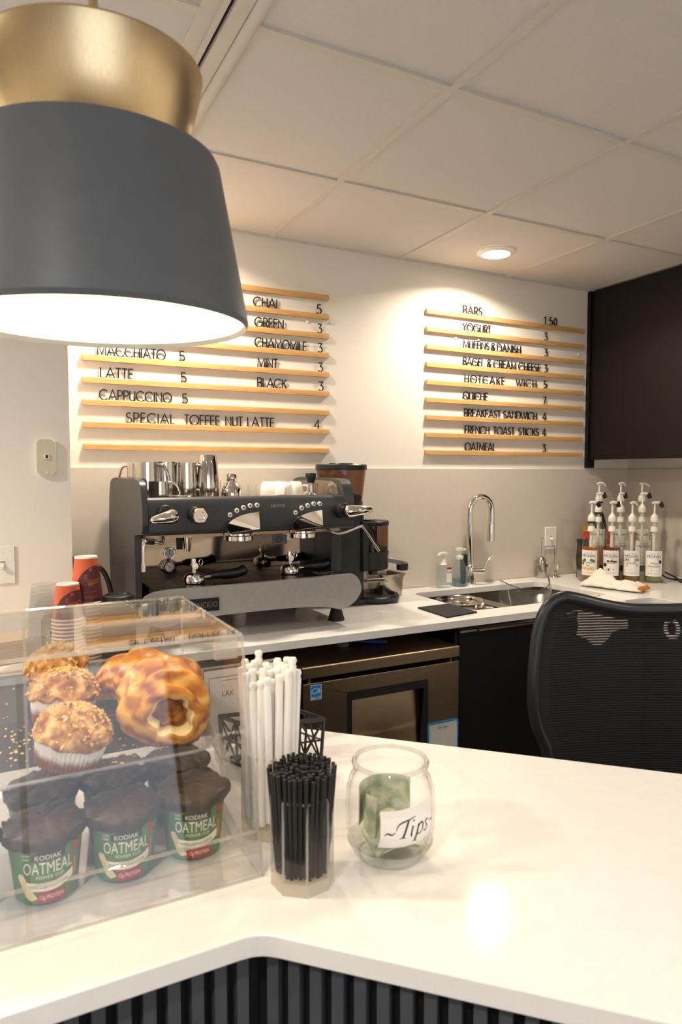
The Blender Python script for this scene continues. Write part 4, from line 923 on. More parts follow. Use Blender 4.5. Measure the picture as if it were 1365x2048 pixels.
# ================================================================== cups, lids and napkins left of the machine
def wrap(cx, cy, rfun, a0):
    """map (u along the surface, v height) on a cone standing at cx,cy; a0 = facing angle"""
    def fn(u, v):
        r = rfun(v)+.0004; a = a0+u/r
        return (cx+r*math.cos(a), cy+r*math.sin(a), v)
    return fn
TOCAM = lambda x, y: math.atan2(-y, -x)
def paper_cup(h, rb, rt, full=True):
    """inverted paper cup: narrow base (rb) at the top, rolled rim (rt) at z=0"""
    t = thing('paper_cup', 'x', 'cup', (0, 0, 0))
    rf = lambda v: rt+(rb-rt)*v/h
    MB().lathe([(rt-.002, .004), (rt+.0022, .002), (rt+.0026, .005), (rt+.0004, .0075)], (0, 0, 0), 36).build('rolled_rim', M['white'], t, org=(0, 0, 0))
    MB().lathe([(rt, .007), (rf(h*.965), h*.965)], (0, 0, 0), 36).build('sleeve_print', M['cup_red'], t, org=(0, 0, 0))
    MB().lathe([(rf(h*.964), h*.964), (rb, h), (rb-.0025, h), (rb-.003, h-.006), (1e-5, h-.006)], (0, 0, 0), 36).build('cup_base', M['white'], t, org=(0, 0, 0))
    if full:
        fn = wrap(0, 0, rf, TOCAM(.2, 2.03))
        m = MB(); R = .052; n = 16; e = lambda u, v: (lambda p: (p[0]*1.022, p[1]*1.022, p[2]))(fn(u, v))
        # big round maroon field
        for i in range(n):
            u0 = -.036+.112*i/n; u1 = -.036+.112*(i+1)/n
            top = lambda u: .0095+(h*.74)*math.sqrt(max(0, 1-((u-.026)/.063)**2))
            m.grid(2, 7, lambda a, b: e(u0+(u1-u0)*a, .009+(top(u0+(u1-u0)*a)-.009)*b))
        m.build('maroon_print', M['cup_brown'], t, smooth=None, org=(0, 0, 0))
        f2 = lambda u, v: (lambda p: (p[0]*1.034, p[1]*1.034, p[2]))(fn(u, v))
        up = lambda u, v: f2(-u, v)          # lettering reads upside down on the inverted cup
        q = MB(); font_text(q, 'COFFEE', .011, lambda u, v: f2(-(u*.96-v*.28), h*.47-(u*.28+v*.96)), -.036, 0, width=.034)
        font_text(q, 'mein', .004, lambda u, v: f2(-u, h*.63-v), -.002, 0, width=.008); font_text(q, 'cafe', .004, lambda u, v: f2(-u, h*.58-v), -.002, 0, width=.008)
        q.build('orange_lettering', M['cup_orange'], t, smooth=None, org=(0, 0, 0))
        q = MB(); font_text(q, 'espresso', .006, lambda u, v: f2(-u, h*.53-v), -.022, 0, width=.030)
        font_text(q, 'cappuccino', .006, lambda u, v: f2(-u, h*.29-v), -.026, 0, width=.034); font_text(q, 'coffee', .012, lambda u, v: f2(-u, h*.20-v), -.030, 0, width=.038)
        c = arc(.010, h*.74, .0045, 0, 360, 12)[:-1]; q.add([f2(u, v) for u, v in c], [tuple(range(len(c)))])
        q.build('pink_lettering', M['cup_pink'], t, smooth=None, org=(0, 0, 0))
    return t
def stack(cx, cy, n, h, rb, rt, step, base, lab_top, lab_rest, grp):
    for k in range(n-1, -1, -1):
        if k == n-1: t = paper_cup(h, rb, rt)
        elif k == n-2: t = p2 = paper_cup(h, rb, rt, False)
        else: t = copy_tree(p2)
        t.location = (cx, cy, base+k*step)
        tag(t, lab_top if k == n-1 else lab_rest, 'cup', grp)
stack(.246, 2.035, 17, .132, .0305, .0435, .0102, .9155, 'tall red and maroon paper cup topping the taller inverted stack', 'nested paper cup showing only its rim in the taller inverted stack', 'paper cups of the taller stack')
stack(.192, 1.985, 14, .100, .0290, .0415, .0100, .9155, 'shorter red and maroon paper cup topping the shorter inverted stack', 'nested paper cup in the shorter inverted stack', 'paper cups of the shorter stack')
cc0 = None
for k in range(11):
    if cc0 is None: cc0 = o = MB().lathe([(.0475, 0), (.049, .001), (.0475, .004), (.0335, .108), (.0325, .112), (.030, .112), (.029, .109), (1e-5, .109)], (0, 0, 0), 36).build('clear_cup', M['cupglass'], org=(0, 0, 0))
    else: o = copy_tree(cc0)
    o.location = (.140, 2.075, .9155+.0108*k)
    tag(o, 'topmost clear plastic cup of the inverted stack left of the paper cups' if k == 10 else 'nested clear plastic cup in the inverted stack left of the paper cups', 'cup', 'clear cups in a stack')
ld0 = None
for k in range(22):
    if ld0 is None:
        ld0 = t = MB().lathe([(.043, 0), (.0465, .001), (.0465, .005), (.0445, .0065), (.0425, .016), (.040, .0175), (.037, .0175), (.035, .012), (.020, .0115), (1e-5, .0115)], (0, 0, 0), 40).build('cup_lid', M['plastic'], org=(0, 0, 0))
        o = t
    else: o = copy_tree(ld0)
    o.location = (.322, 1.975, .9155+.0082*k)
    tag(o, 'topmost black plastic lid of the stack beside the espresso machine' if k == 21 else 'nested black plastic lid in the stack beside the espresso machine', 'lid', 'black cup lids in a stack')
nk0 = None
for k in range(12):
    a = random.uniform(-.03, .03)
    if nk0 is None: nk0 = o = MB().box(-.085, .085, -.06, .06, 0, .0052).build('kraft_napkin', M['kraft'], org=(0, 0, 0), bevel=.0015)
    else: o = copy_tree(nk0)
    o.location = (.045+random.uniform(-.003, .003), 2.145, .9155+.0054*k); o.rotation_euler = (0, 0, .25+a)
    tag(o, 'topmost brown kraft napkin of the stack behind the pastry case' if k == 11 else 'brown kraft napkin within the stack behind the pastry case', 'napkin', 'kraft napkins in a stack')
t = thing('black_hose', 'black hose with a round fitting behind the paper cups', 'hose', (.30, 2.55, .9155))
MB().tube([(.225, 2.60, 1.118), (.300, 2.585, 1.118)], .030, 24).tube([(.30, 2.585, 1.118), (.312, 2.582, 1.118)], .033, 24).build('fitting', M['plastic'], t, bevel=.002)
MB().tube(spline([(.30, 2.575, 1.12), (.335, 2.55, 1.118), (.362, 2.53, 1.098), (.378, 2.50, 1.05), (.382, 2.48, .99), (.380, 2.47, .922)], 6), .0085, 12).build('hose_tube', M['plastic'], t)

# ================================================================== syrup bottles on a stepped rack
BR, BH = .041, .300
def bottle_proto():
    t = thing('syrup_bottle', 'x', 'bottle', (0, 0, 0), 'syrup bottles with pumps')
    prof = [(1e-5, .001), (BR-.004, .001), (BR, .006), (BR, .165), (BR*.97, .185), (BR*.72, .215), (.0165, .245), (.0145, .270), (.0145, .286), (.0165, .287), (.0165, .294), (.0145, .296)]
    MB().lathe(prof, (0, 0, 0), 36).build('glass_bottle', M['bottle'], t, smooth=45, org=(0, 0, 0))
    return t
def label_on(t, kind, ang):
    fn = wrap(0, 0, lambda v: BR, ang)
    m = MB(); w_ = .088
    m.grid(18, 2, lambda u, v: fn((u-.5)*w_, .028+.122*v)); lb = m.build('paper_label', M['paper'], t, smooth=60, org=(0, 0, 0))
    f2 = lambda u, v: (lambda p: (p[0]*1.012, p[1]*1.012, p[2]))(fn(u*1.35, .028+(v-.030)*1.16))
    q = MB(); font_text(q, 'MONIN', .0115, f2, 0, .106, width=.047, center=True)
    q.build('lettering', M['ink'], lb, smooth=None, org=(0, 0, 0))
    names = {'toffee': 'Toffee Nut', 'caramel': 'Caramel', 'vanilla': 'Vanilla', 'white': 'White Chocolate', 'plain': ''}
    q = MB(); font_text(q, 'Le Sirop de', .004, f2, 0, .122, width=.028, center=True, shear=.3)
    if names[kind]:
        ws = names[kind].split(' ')
        for i, wd in enumerate(ws): font_text(q, wd, .008, f2, 0, .080-.012*i, center=True, width=.0062*len(wd)*.75, shear=.25)
    for zz in ((.037, .0005), (.131, .0005)):
        q.add([f2(-.0300, zz[0]), f2(0, zz[0]), f2(.0300, zz[0]), f2(.0300, zz[0]+.0006), f2(0, zz[0]+.0006), f2(-.0300, zz[0]+.0006)], [(0, 1, 4, 5), (1, 2, 3, 4)])
    font_text(q, 'natural flavors', .003, f2, 0, .040, width=.038, center=True)
    q.build('fine_lettering', M['ink_soft'], lb, smooth=None, org=(0, 0, 0))
    def blob(m, cx, cz, rx, rz, n=10):
        m.add([f2(cx+rx*math.cos(2*PI*k/n)*(1+.2*math.sin(3*k)), cz+rz*math.sin(2*PI*k/n)) for k in range(n)], [tuple(range(n))])
    def leaf(m, cx, cz, a, l):
        ca, sa = math.cos(a), math.sin(a); m.add([f2(cx, cz), f2(cx+ca*l*.5-sa*l*.16, cz+sa*l*.5+ca*l*.16), f2(cx+ca*l, cz+sa*l), f2(cx+ca*l*.5+sa*l*.16, cz+sa*l*.5-ca*l*.16)], [(0, 1, 2, 3)])
    g = MB(); bqr = MB(); y_ = MB()
    if kind == 'toffee':
        for cx, cz in ((-.02, .088), (-.014, .094), (-.022, .078), (.012, .094), (.018, .090)): blob(g, cx, cz, .007, .006)
        for cx in (-.018, -.008, .004, .014): blob(y_, cx, .056+abs(cx)*.2, .008, .007)
    if kind == 'vanilla':
        for cx in (-.016, .018):
            for a in (.3, 1.0, 1.9, 2.6, -.2, 3.4): leaf(g, cx, .094, a, .013)
            blob(y_, cx, .074, .004, .005)
        blob(bqr, 0, .052, .011, .006, 4)
    if kind == 'caramel':
        for cx in (-.008, .004, .012, .018): blob(bqr, cx, .092-abs(cx)*.2, .005, .004)
        blob(bqr, .0, .055, .013, .005); blob(bqr, -.02, .074, .007, .008); leaf(g, .012, .098, 2.7, .016)
    if kind == 'white':
        blob(bqr, .022, .090, .006, .008); leaf(g, .018, .094, 2.4, .012); leaf(g, .022, .084, 3.4, .012); blob(y_, 0, .054, .020, .006)
    for mm, nm, mt in ((g, 'green_print', M['oat_green']), (bqr, 'brown_print', M['copper']), (y_, 'yellow_print', mat('yellow_print', '#e0bd5a', .6))):
        if mm.v: mm.build(nm, mt, lb, smooth=None, org=(0, 0, 0))
def pump_on(t, ang, blacktip, ring):
    ca, sa = math.cos(ang), math.sin(ang)
    MB().solid([(.0172, .288), (.0178, .290), (.0178, .306), (.0135, .318), (.0075, .324), (.006, .330)], (0, 0, 0), 28).build('pump_collar', M['pump'], t, org=(0, 0, 0))
    MB().cyl((0, 0, .325), (0, 0, .372), .0045, seg=12).cyl((0, 0, .14), (0, 0, .288), .0072, seg=12).build('pump_stem', M['pump'], t, org=(0, 0, 0))
    MB().tube(spline([(-ca*.012, -sa*.012, .378), (0, 0, .380), (ca*.020, sa*.020, .379), (ca*.036, sa*.036, .366)], 4), [.006]*4+[.0075]*5+[.007, .0065, .006, .005], 10).build('pump_head', M['pump'], t, org=(0, 0, 0))
    if blacktip: MB().tube([(ca*.026, sa*.026, .382), (ca*.038, sa*.038, .358)], [.0115, .0095], 12).build('black_tip_cap', M['plastic'], t, bevel=.002, org=(0, 0, 0))
    if ring: MB().solid([(.0192, .279), (.0192, .288)], (0, 0, 0), 24).build('neck_ring', M['plastic'], t, org=(0, 0, 0))
    MB().lathe([(.0175, .240), (.0153, .266)], (0, 0, 0), 24).build('neck_label', M['paper'], t, org=(0, 0, 0))
LIQ = {}
def liquid_on(t, col, lvl):
    if col not in LIQ: LIQ[col] = clear('syrup_%s' % col.strip('#'), col, .04, body=.5, bodycol=col)
    top = [(BR-.002, .003), (BR-.002, min(lvl, .165))]
    if lvl > .185: top += [(BR*.70-.002, .213), (.020, lvl)]
    MB().solid(top, (0, 0, 0), 32).build('syrup', LIQ[col], t, org=(0, 0, 0))
# unit vectors of the rack (its front runs along u, rows recede along v)
ux, uy = .835, -.55; vx_, vy_ = .55, .835
R1 = [(2.618, 2.402), (2.700, 2.350), (2.778, 2.298), (2.862, 2.240)]
def at(base, back, along): return (base[0]+vx_*back+ux*along, base[1]+vy_*back+uy*along)
rot0 = TOCAM(2.72, 2.3)
spec = [
 (R1[0], .0, 'toffee', '#e3a548', .176, -.5, True, True, 'amber toffee syrup bottle with nut label, first of the front row'),
 (R1[1], .0, 'caramel', '#b96a30', .174, -.15, True, False, 'dark brown caramel syrup bottle, second of the front row'),
 (R1[2], .0, 'vanilla', '#d0a850', .034, .1, False, False, 'nearly empty vanilla syrup bottle, third of the front row'),
 (R1[3], .0, 'white', '#d6d29c', .028, .15, True, False, 'nearly empty white chocolate syrup bottle, last of the front row'),
 (at(R1[0], .090, .055), .040, 'plain', '#b98a2c', .10, -.6, True, True, 'syrup bottle of the middle row behind the caramel bottle'),
 (at(R1[1], .090, .065), .040, 'plain', '#a36d24', .08, .2, True, False, 'syrup bottle of the middle row behind the vanilla bottle'),
 (at(R1[2], .090, .075), .040, 'plain', '#c9c2a0', .03, .5, True, False, 'syrup bottle of the middle row behind the white chocolate bottle'),
 (at(R1[0], .180, .080), .090, 'plain', '#3c1c12', .232, -.4, False, True, 'syrup bottle with very dark contents at left of the back row'),
 (at(R1[1], .180, .090), .090, 'plain', '#a8a28c', .05, .1, False, False, 'almost clear syrup bottle in the middle of the back row'),
 (at(R1[2], .180, .100), .090, 'plain', '#b0aa90', .05, .2, False, False, 'almost clear syrup bottle at right of the back row'),
]
for k, (xy, dz, kind, col, lvl, la, tip, ring, lab) in enumerate(spec):
    t = bottle_proto(); a = TOCAM(*xy)
    if True: label_on(t, kind, a+la*.6)
    liquid_on(t, col, lvl); pump_on(t, -.10+(k % 3)*.25-.35, tip, ring)
    t.location = (xy[0], xy[1], .9205+dz); tag(t, lab, 'bottle', 'syrup bottles with pumps')
rk = thing('bottle_rack', 'clear acrylic stepped rack holding the syrup bottles', 'rack', (2.80, 2.36, .9152))
o0 = (2.700+.02, 2.290+.03)
def rackbox(m, b0, b1, z0, z1):
    c = (2.742, 2.322); ps = [(c[0]+ux*a+vx_*b, c[1]+uy*a+vy_*b) for a, b in ((-.20, b0), (.20, b0), (.20, b1), (-.20, b1))]; m.prism(ps, z0, z1, 'z')
m = MB(); rackbox(m, -.048, .045, .9155, .9200); rackbox(m, .046, .135, .9560, .9600); rackbox(m, .136, .225, 1.006, 1.010); rackbox(m, .0455, .0485, .92, .956); rackbox(m, .1365, .1395, .96, 1.006)
m.build('shelves', M['acrylic_edge'], rk, smooth=None)
# pouches beside and behind the bottles
def pouch(name, label, x, y, w, h, d, m, rz, mats=None):
    t = thing(name, label, 'bag', (0, 0, 0), 'food pouches behind the syrup bottles')
    def s(u, v):
        a = u*2*PI; k = math.sin(v*PI*.5+.1) if v < .5 else max(.06, 1-((v-.5)/.5)**2*.95)
        x_ = math.cos(a)*w/2*(1-.06*math.sin(v*9)); y_ = math.sin(a)*d/2*k; return (x_, y_, h*v)
    MB().grid(24, 14, s, cu=True).build('pouch_body', m, t, smooth=60, org=(0, 0, 0)); 
    MB().box(-w/2, w/2, -.0015, .0015, h*.985, h*1.05).build('top_seal', m, t, org=(0, 0, 0))
    if mats:
        for z0, z1, mm in mats: MB().grid(14, 3, lambda u, v: (lambda p: (p[0]*1.01, p[1]*1.02-.001, p[2]))(s(.5+.5*u, (z0+(z1-z0)*v)/h))).build('printed_band', mm, t, smooth=60, org=(0, 0, 0))
    t.location = (x, y, .9155); t.rotation_euler = (0, 0, rz); return t
pouch('coffee_bag', 'shiny dark grey bag left of the amber toffee bottle', 2.690, 2.512, .075, .185, .05, mat('dark_foil', '#4a4540', .25, .6, var=.3), -.6)
pouch('snack_pouch', 'pink and yellow pouch standing behind the amber toffee bottle', 2.835, 2.600, .10, .235, .035, mat('yellow_pouch', '#d9ab3a', .4), -.35, [(.165, .220, mat('pink_print', '#d8344e', .4)), (.10, .125, mat('blue_print', '#2f4f8a', .4))])
pouch('chips_bag', 'red bag with yellow and blue bands behind the vanilla bottle', 2.960, 2.585, .12, .215, .04, mat('red_pouch', '#b3261e', .4), -.4, [(.12, .15, mat('orange_print2', '#e0982c', .4)), (.06, .10, mat('navy_print', '#2c4a8c', .4))])
# cable
tag(MB().tube(spline([(3.125, 2.42, .93), (3.05, 2.38, .990), (2.99, 2.33, .965), (2.99, 2.26, .925), (3.03, 2.18, .921), (3.02, 2.14, .9205), (2.96, 2.16, .9205), (3.05, 2.25, .921), (3.11, 2.36, .93)], 8), .0042, 10).build('black_cable', M['plastic']), 'black cable looped on the worktop right of the syrup bottles', 'cable')

# ================================================================== towels
def towel_mesh(fn, nu, nv, name, parent, m, th=.006): return MB().grid(nu, nv, fn).build(name, m, parent, smooth=80, solidify=th)
def nz(x, y, s=1): return noise.noise(Vector((x*9*s, y*9*s, .3)))
t = thing('bar_towel', 'crumpled cream towel with orange border lying on the worktop before the bottles', 'towel', (2.52, 2.22, .9155))
def crump(u, v):
    # folded heap running towards the front edge of the worktop
    x = 2.452+.085*u+.105*v+.010*nz(u, v); y = 2.315-.265*u+.035*v+.010*nz(v*2, u)
    hgt = .018+.042*math.exp(-((u-.25)/.22)**2-((v-.62)/.42)**2)+.014*math.exp(-((u-.78)/.2)**2-((v-.5)/.4)**2)
    edge = min(1, 7*min(u, 1-u, v, 1-v)+.02); z = .9175+.003+hgt*edge**.6*(1+.35*nz(u*2.2, v*2.2, .5)+.22*math.sin(v*11+u*5)); return (x, y, z)
towel_mesh(crump, 40, 26, 'cloth', t, M['towel'], .004)
def band(u, v): p = crump(.94+.06*u, .04+.92*v); return (p[0]+.004, p[1]-.003, p[2]+.0035)
MB().grid(5, 24, band).build('orange_border', M['towel_orange'], t, smooth=80, solidify=.004)
t = thing('hanging_towel', 'cream striped towel draped over the worktop edge behind the chair', 'towel', (2.25, 2.0, .60))
def drape(u, v):
    # lies on the worktop then falls over the front edge
    x = 2.065+.275*u+.01*nz(u, v)
    L_ = (.245+.045*math.exp(-((u-.38)/.22)**2))*v; flat = .115
    if L_ < flat: y = 2.083-L_+.006+.012*(1-u)*0; z = .9185+.004*nz(u*2, v*2)+.002
    else:
        d = L_-flat; y = 1.9545-.006*math.sin(u*14)*min(1, d/.08); z = .917-d*(1-.25*abs(u-.5))
        if d < .004: z = .9185
    return (x, y, z)
towel_mesh(drape, 44, 40, 'cloth', t, M['towel'], .004)
MB().grid(40, 3, lambda u, v: (lambda p: (p[0], p[1], p[2]+.0028))(drape(.1+.8*u, .05+.035*v+.03*u))).build('orange_stripe', M['towel_orange'], t, smooth=80)
q = MB(); q.tube([(2.517, 1.872+.030*math.cos(a*PI/14), .797+.036*math.sin(a*PI/14)) for a in range(28)], .0085, 10, closed=True)
tag(q.build('white_ring', M['paper']), 'white ring on the dark corner cabinet door seen through the chair mesh', 'ring')

# ================================================================== mesh office chair
ch = thing('office_chair', 'black mesh office chair behind the bar at the right', 'chair', (1.34, 1.10, 0))
CA = math.radians(-27); ccx, ccy = 1.315+.040*math.cos(CA), 1.068+.040*math.sin(CA)
def CP(s, z, d=0):
    """point on the chair back: s sideways (m), z height, d depth towards the viewer; back curves sideways"""
    d2 = d+.26*s*s; ca, sa = math.cos(CA), math.sin(CA)
    return (ccx+s*ca+d2*sa*1.0, ccy+s*sa-d2*ca, z)
half = [(.0, 1.1330), (.06, 1.1345), (.125, 1.146), (.180, 1.160), (.215, 1.164), (.246, 1.148), (.266, 1.112), (.276, 1.06), (.281, .99), (.281, .925), (.272, .875), (.257, .838), (.246, .810), (.242, .76), (.230, .69), (.19, .655), (.09, .645), (0, .645)]
loop = [(-s_, z_) for s_, z_ in half]+[(s_, z_) for s_, z_ in half[::-1][1:-1]]
lp = [Vector((s_, z_, 0)) for s_, z_ in loop]
cl = []
n = len(lp)
for i in range(n):
    a, b, c, d = lp[i-1], lp[i], lp[(i+1) % n], lp[(i+2) % n]
    for k in range(4):
        tt = k/4; cl.append(.5*((2*b)+(c-a)*tt+(2*a-5*b+4*c-d)*tt*tt+(3*b-a-3*c+d)*tt**3))
MB().tube([CP(p.x, p.y) for p in cl], .0135, 14, closed=True).build('back_frame', M['chair'], ch, smooth=60)
def prof_at(z):
    xs = [abs(p.x) for i, p in enumerate(cl) if min(p.y, cl[(i+1) % len(cl)].y) <= z <= max(p.y, cl[(i+1) % len(cl)].y)]
    return max(xs) if xs else .05
def top_at(s_):
    ys = [p.y for i, p in enumerate(cl) if min(p.x, cl[(i+1) % len(cl)].x) <= s_ <= max(p.x, cl[(i+1) % len(cl)].x) and p.y > .9]
    return max(ys) if ys else 1.13
def meshpt(u, v):
    s_ = -1+2*u; zt = 1.150; zz = .65+(1.165-.65)*v
    w_ = prof_at(min(zz, 1.125)); x = s_*w_
    zz2 = .65+(top_at(x)-.65)*v if v > .5 else .65+((1.135-.65)*v)
    k = max(0, (v-.5)/.5); zz2 = .65+((1.135-.65)*(1-k)+(top_at(x)-.65)*k)*v
    return CP(x, zz2, -.012*(1-s_*s_))
MB().grid(40, 40, meshpt).build('mesh_back', M['mesh'], ch, smooth=80)
hm = MB(); nc = len(cl)
hm.add([CP(p.x, p.y, -.012*(1-(p.x/.28)**2)-.001) for p in cl]+[CP(p.x*.86, .905+(p.y-.905)*.875, -.012*(1-(p.x/.32)**2)-.001) for p in cl], [(i, (i+1) % nc, nc+(i+1) % nc, nc+i) for i in range(nc)])
hm.build('mesh_hem', M['hem'], ch, smooth=80)
MB().tube([CP(0, .66, -.02), CP(0, .60, .05), CP(0, .50, -.05), CP(0, .46, -.20)], .022, 12).build('back_bar', M['chair'], ch)
sc = CP(0, 0, -.25)
SR = Matrix.Translation((sc[0], sc[1], 0)) @ Matrix.Rotation(CA, 4, 'Z')
MB().prism(rrect(-.245, .245, -.24, .24, .09), .475, .545, 'z', T=SR).build('seat', M['chair'], ch, bevel=.02, seg=3)
MB().cyl((sc[0], sc[1], .08), (sc[0], sc[1], .475), .028).build('gas_column', M['chair'], ch)
for k in range(5):
    a = k*2*PI/5+.3; e = (sc[0]+.30*math.cos(a), sc[1]+.30*math.sin(a))
    l = MB().tube([(sc[0], sc[1], .10), (e[0], e[1], .075)], [.028, .018], 10).build('leg', M['chair'], ch)
    MB().tube([(e[0]-.02*math.sin(a), e[1]+.02*math.cos(a), .028), (e[0]+.02*math.sin(a), e[1]-.02*math.cos(a), .028)], .027, 14).cyl((e[0], e[1], .028), (e[0], e[1], .075), .008).build('caster', M['chair'], l)

# ================================================================== acrylic pastry case
BZ = .9152
PX0, PX1 = -.205, .311
pc = thing('pastry_case', 'clear acrylic pastry display case on the front bar at left', 'display case', (.053, 1.03, .915))
yfb, yft, yb, zt, zb = .827, .903, 1.228, 1.217, BZ
sl = (yft-yfb)/(zt-zb)
def yf(z): return yfb+sl*(z-zb)
th = .0048
def slab(name, m, mt): return m.build(name, mt, pc, smooth=None)
side = [(yfb, zb), (yb, zb), (yb, zt), (yft, zt)]
for x in (PX0, PX1-th): slab('side_panel', MB().prism(side, x, x+th, 'x'), M['acrylic'])
slab('top_panel', MB().box(PX0, PX1, yft-.002, yb, zt, zt+th), M['acrylic'])
slab('floor_panel', MB().box(PX0+th, PX1-th, yfb+.004, yb-.001, zb+.0005, zb+th), M['acrylic'])
fm = MB().prism([(yfb-.0035, zb), (yfb+.001, zb), (yft+.001, zt), (yft-.0035, zt)], PX0, PX1, 'x'); slab('front_panel', fm, M['acrylic'])
for x0, x1 in ((PX0+th, .048), (.052, PX1-th)): slab('rear_door', MB().box(x0, x1, yb-.004, yb, zb+.004, zt-.002), M['acrylic'])
# polished edges that catch the light
e = MB(); k_ = .0022
for x in (PX0, PX1):
    e.tube([(x, yfb-.002, zb), (x, yft-.002, zt+.002)], k_, 6).tube([(x, yft, zt+.003), (x, yb, zt+.003)], k_, 6).tube([(x, yb, zb), (x, yb, zt+.002)], k_*.8, 6)
e.tube([(PX0, yft-.002, zt+.003), (PX1, yft-.002, zt+.003)], k_*1.2, 6).tube([(PX0, yb, zt+.003), (PX1, yb, zt+.003)], k_, 6).tube([(PX0, yfb-.002, zb+.001), (PX1, yfb-.002, zb+.001)], k_, 6)
zl = zb+.055; e.tube([(PX0, yf(zl)-.002, zl), (PX1, yf(zl)-.002, zl)], k_*1.1, 6)
e.tube([(.050, yb, zb), (.050, yb, zt)], k_, 6)
e.build('polished_edges', M['acrylic_edge'], pc)
# hinge block, screws, runners
slab('corner_block', MB().box(PX1-.036, PX1-th, yft+.003, yft+.014, zt-.030, zt-.004), M['acrylic_edge'])
for y in (.99, 1.075, 1.17):
    for x in (PX1-.012,): MB().solid([(.0042, zt+th), (.0042, zt+th+.0015), (.002, zt+th+.003)], (x, y, 0), 16).build('screw', M['brass'], pc)
for x in (PX0+th+.001, PX1-th-.013):
    a, b = (1.222, 1.106), (.938, 1.033)
    slab('tray_runner', MB().prism([(b[0], b[1]-.010), (a[0], a[1]-.010), a, b], x, x+.012, 'x'), M['acrylic_edge'])
    a, b = (1.222, 1.000), (.880, .938)
    slab('tray_runner', MB().prism([(b[0], b[1]-.008), (a[0], a[1]-.008), a, b], x, x+.012, 'x'), M['acrylic_edge'])
ty0, tz0, tsl = .935, 1.038, .2466
def TZ(y): return tz0+tsl*(y-ty0)
# the upper tray: a shallow clear tray with a rolled lip
tr = thing('pastry_tray', 'smoky clear tray carrying muffins and croissant inside the pastry case', 'tray', (.05, 1.07, 1.05))
ang = math.atan(tsl)
TT = Matrix.Translation((.053, 1.078, TZ(1.078)+.002)) @ Matrix.Rotation(ang, 4, 'X')
hx, hy = .238, .146
m = MB(); o1 = rrect(-hx+.012, hx-.012, -hy+.012, hy-.012, .03, 6); o2 = rrect(-hx, hx, -hy, hy, .04, 6); n = len(o1)
m.add([TT @ Vector((x, y, 0)) for x, y in o1]+[TT @ Vector((x, y, .014)) for x, y in o2], [tuple(range(n))]+[(i, (i+1) % n, n+(i+1) % n, n+i) for i in range(n)])
m.build('tray_body', M['trayclear'], tr, smooth=30)
MB().tube([TT @ Vector((x, y, .014)) for x, y in o2], .0024, 8, closed=True).build('rolled_lip', M['acrylic_edge'], tr)

def muffin(x, y, s, seed, label, R=.050):
    t = thing('crumb_muffin', label, 'muffin', (0, 0, 0), 'crumb muffins on the tray')
    h = .040*s; rb = .041*s; rt_ = .0475*s
    def pl(a, i, r, z): return (r*(1+(.028 if i not in (0,) else 0)*math.cos(48*a)*(1 if r > .01 else 0)), z)
    MB().lathe([(1e-5, 0), (rb, 0), (rb+.003*s, h*.5), (rt_, h)], (0, 0, 0), 192, fr=pl).build('paper_liner', M['liner'], t, smooth=60, org=(0, 0, 0))
    def dome(a, i, r, z):
        p = Vector((r*math.cos(a), r*math.sin(a), z)); q = p*24+Vector((seed*7.1, 0, 0))
        d = .006*noise.noise(q)+.0045*noise.noise(q*2.7)+.0035*abs(noise.noise(q*5.5))
        return (max(1e-5, r*(1+d*9)), z+d*1.5)
    Rm = R*s; pr = []
    for k in range(0, 27):
        f = k/26; a = f*PI/2
        pr.append((Rm*1.02*math.cos(a)**.8+1e-5, h-.006+.042*s*math.sin(a)**1.1 if k else h-.006))
    pr = [(rt_*.9, h-.010), (Rm*.99, h-.008)]+pr
    MB().lathe(pr, (0, 0, 0), 96, fr=dome).build('muffin_top', M['muffin'], t, smooth=70, org=(0, 0, 0))
    m = MB(); rnd_ = random.Random(seed)
    for k in range(280):
        a = rnd_.uniform(0, 2*PI); f = rnd_.uniform(.03, 1)**.8; aa = f*PI/2; r = Rm*math.cos(aa)**.8*1.02; z = h-.004+.042*s*math.sin(aa)**1.1
        rr_ = rnd_.uniform(.0012, .0042)
        c = Vector((r*math.cos(a), r*math.sin(a), z)); vs = []
        T1 = Matrix.Translation(c) @ Matrix.Rotation(rnd_.uniform(0, 3), 4, 'X') @ Matrix.Rotation(rnd_.uniform(0, 3), 4, 'Z')
        pts_ = [(1, 0, 0), (-1, 0, 0), (0, 1, 0), (0, -1, 0), (0, 0, .8), (0, 0, -.8)]
        m.add([T1 @ Vector((px*rr_*rnd_.uniform(.7, 1.4), py*rr_*rnd_.uniform(.7, 1.4), pz*rr_)) for px, py, pz in pts_], [(0, 2, 4), (2, 1, 4), (1, 3, 4), (3, 0, 4), (2, 0, 5), (1, 2, 5), (3, 1, 5), (0, 3, 5)])
    o = m.build('crumble_topping', M['crumb'], t, smooth=80, org=(0, 0, 0)); o['kind'] = 'stuff'
    t.location = (x, y, TZ(y)+.0045); t.rotation_euler = (ang, 0, seed*1.3); return t
muffin(.088, .980, 1.0, 1, 'frontmost crumb muffin in a white pleated paper on the pastry tray')
muffin(.092, 1.078, .98, 2, 'crumb muffin in the middle of the muffin row on the pastry tray')
muffin(.100, 1.160, .95, 3, 'crumb muffin at the back of the row on the pastry tray')

